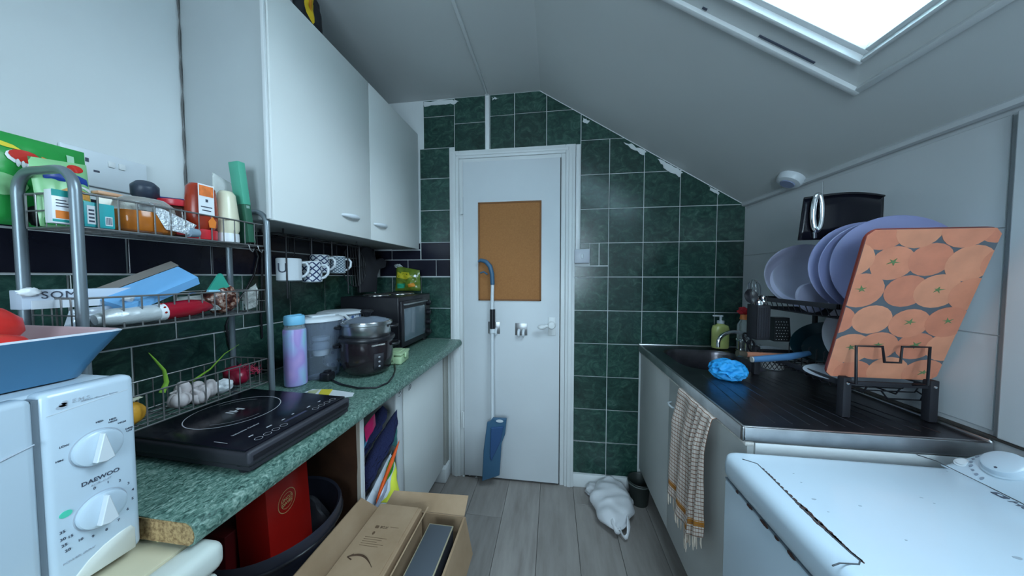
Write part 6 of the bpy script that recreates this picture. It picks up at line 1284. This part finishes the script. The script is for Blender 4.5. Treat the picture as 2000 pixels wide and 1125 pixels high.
# mop
g = thing('spray_mop', 'flat mop with blue handle and blue head leaning on the door', 'mop', (-.39, 1.72, 0))
tb = P(963, 830, 'y', 1.72); 
b = MB(); b.tube([P(962, 552, 'y', 1.745), P(961, 600, 'y', 1.742), P(962, 830, 'y', 1.715)], .0105, 12); obj('pole', b, M['whitep'], g, 60)
b = MB(); b.tube([P(u, v, 'y', 1.742) for u, v in ((962, 556), (961, 535), (957, 520), (949, 511), (939, 508), (934, 511))], [.013, .0135, .014, .013, .011, .006], 12); obj('handle', b, M['dblue'], g, 60)
b = MB(); b.tube([P(u, v, 'y', 1.742) for u, v in ((952, 536), (945, 531), (938, 533))], .005, 8); obj('trigger', b, M['dblue'], g, 60)
b = MB(); b.tube([P(962, 604, 'y', 1.741), P(962, 642, 'y', 1.738)], .016, 12); obj('grip', b, M['black'], g, 60)
b = MB(); b.tube([P(962, 642, 'y', 1.738), P(962, 650, 'y', 1.738)], .017, 12); obj('collar', b, M['whitep'], g, 60)
hd_ = [P(u, v, 'y', 1.68) for u, v in ((962, 818), (989, 819), (986, 850), (979, 868), (975, 930), (941, 941), (944, 880), (951, 826), (957, 824))]
b = MB(); b.prism([(p.x, p.z) for p in hd_], .018, off(MXZ, (0, 1.70, 0)), .004); obj('mop_head', b, M['dblue'], g, 30)
b = MB(); hp2 = [P(u, v, 'y', 1.68) for u, v in ((959, 835), (984, 832), (978, 862), (960, 900), (957, 890))]; b.prism([(p.x, p.z) for p in hp2], .012, off(MXZ, (0, 1.683, 0)), .004); obj('head_plate', b, rgb('slate_blue_plastic', 50, 82, 125, .4), g, 30)
b = MB(); q = P(976, 822, 'y', 1.682); b.prism(ell(q.x, q.z, .022, .008, 14), .006, off(MXZ, (0, 1.683, 0))); obj('white_insert', b, M['whitep'], g)
# carrier bag on the floor
g = thing('carrier_bag', 'thin white translucent carrier bag crumpled on the floor by the right cabinet', 'bag', (.36, 1.62, 0))
fb = film_mat('thin_white_film', (.86, .87, .90), .55, .25)
b = MB(); r_ = random.Random(5)
b.grid(lambda u, v: Vector((.325 + (.110 * math.sin(math.pi * min(1, .12 + v * .92)) ** .6) * math.cos(2 * math.pi * u) * (1 + .25 * noise.noise(Vector((u * 5, v * 4, 1)))) - .03 * (v - .5), 1.775 - .33 * v + .012 * noise.noise(Vector((u * 7, v * 5, 2))), max(.002, .055 + .058 * math.sin(2 * math.pi * u) * math.sin(math.pi * min(1, .1 + v * .95)) ** .5 * (1 + .5 * noise.noise(Vector((u * 6, v * 7, 4)))) - .012 * v))), 40, 36, cu=True); obj('bag_body', b, fb, g, 70, solid=.0008)
for (cx1, cy1, ph) in ((.315, 1.555, 0), (.355, 1.550, 2)):
    b = MB(); pts = [Vector((cx1 + .024 * math.cos(s) * (1.2 if ph else 1), cy1 + .115 * math.sin(s), .045 + .020 * math.sin(s * 2 + ph))) for s in [2 * math.pi * i / 26 for i in range(26)]]
    b.tube(pts, [.010 + .003 * math.sin(i * 1.7) for i in range(26)], 8, closed=True, rz=.45); obj('handle_loop', b, fb, g, 70)
b = MB(); b.clump((.245, 1.735, .030), (.040, .028, .026), 3, .4, 3, 3, sharp=True); obj('loose_corner', b, fb, g, 70)
b = MB(); b.clump((.350, 1.63, .05), (.016, .05, .012), 3, .4, 3, 2); obj('red_contents', b, rgb('muted_red_card', 165, 70, 80), g, 60)
g = thing('small_bin', 'small dark grey tapered bin half hidden beside the right cabinet', 'bin', (.478, 1.70, 0)); mm = Matrix.Translation((.492, 1.715, .002))
b = MB(); b.lathe([(0, 0), (.046, 0), (.048, .004), (.060, .125), (.063, .128), (.061, .132), (.057, .126), (.045, .01), (0, .006)], 28, mm); obj('bin_body', b, rgb('dark_grey_green_plastic', 42, 48, 46, .45), g, 50)
b = MB(); b.tube([mm @ Vector((.0605 * math.cos(a), .0605 * math.sin(a), .118)) for a in [2 * math.pi * i / 28 for i in range(28)]], .003, 6, closed=True); obj('rim', b, rgb('grey_rim', 85, 92, 90), g, 60)
for i, (u, v) in enumerate(((906, 930), (918, 928), (930, 932))):
    q = P(u, v, 'z', .004); b = MB(); b.clump((q.x, q.y, .005), (.008, .005, .003), i, .5, 3, 1); tag(obj('paint_flake', b, M['gloss']), ('tiny white paint flake nearest the left door frame foot', 'tiny white paint flake, middle of three by the door foot', 'tiny white paint flake farthest right of three by the door foot')[i], 'flake', 'paint flakes at the door foot')
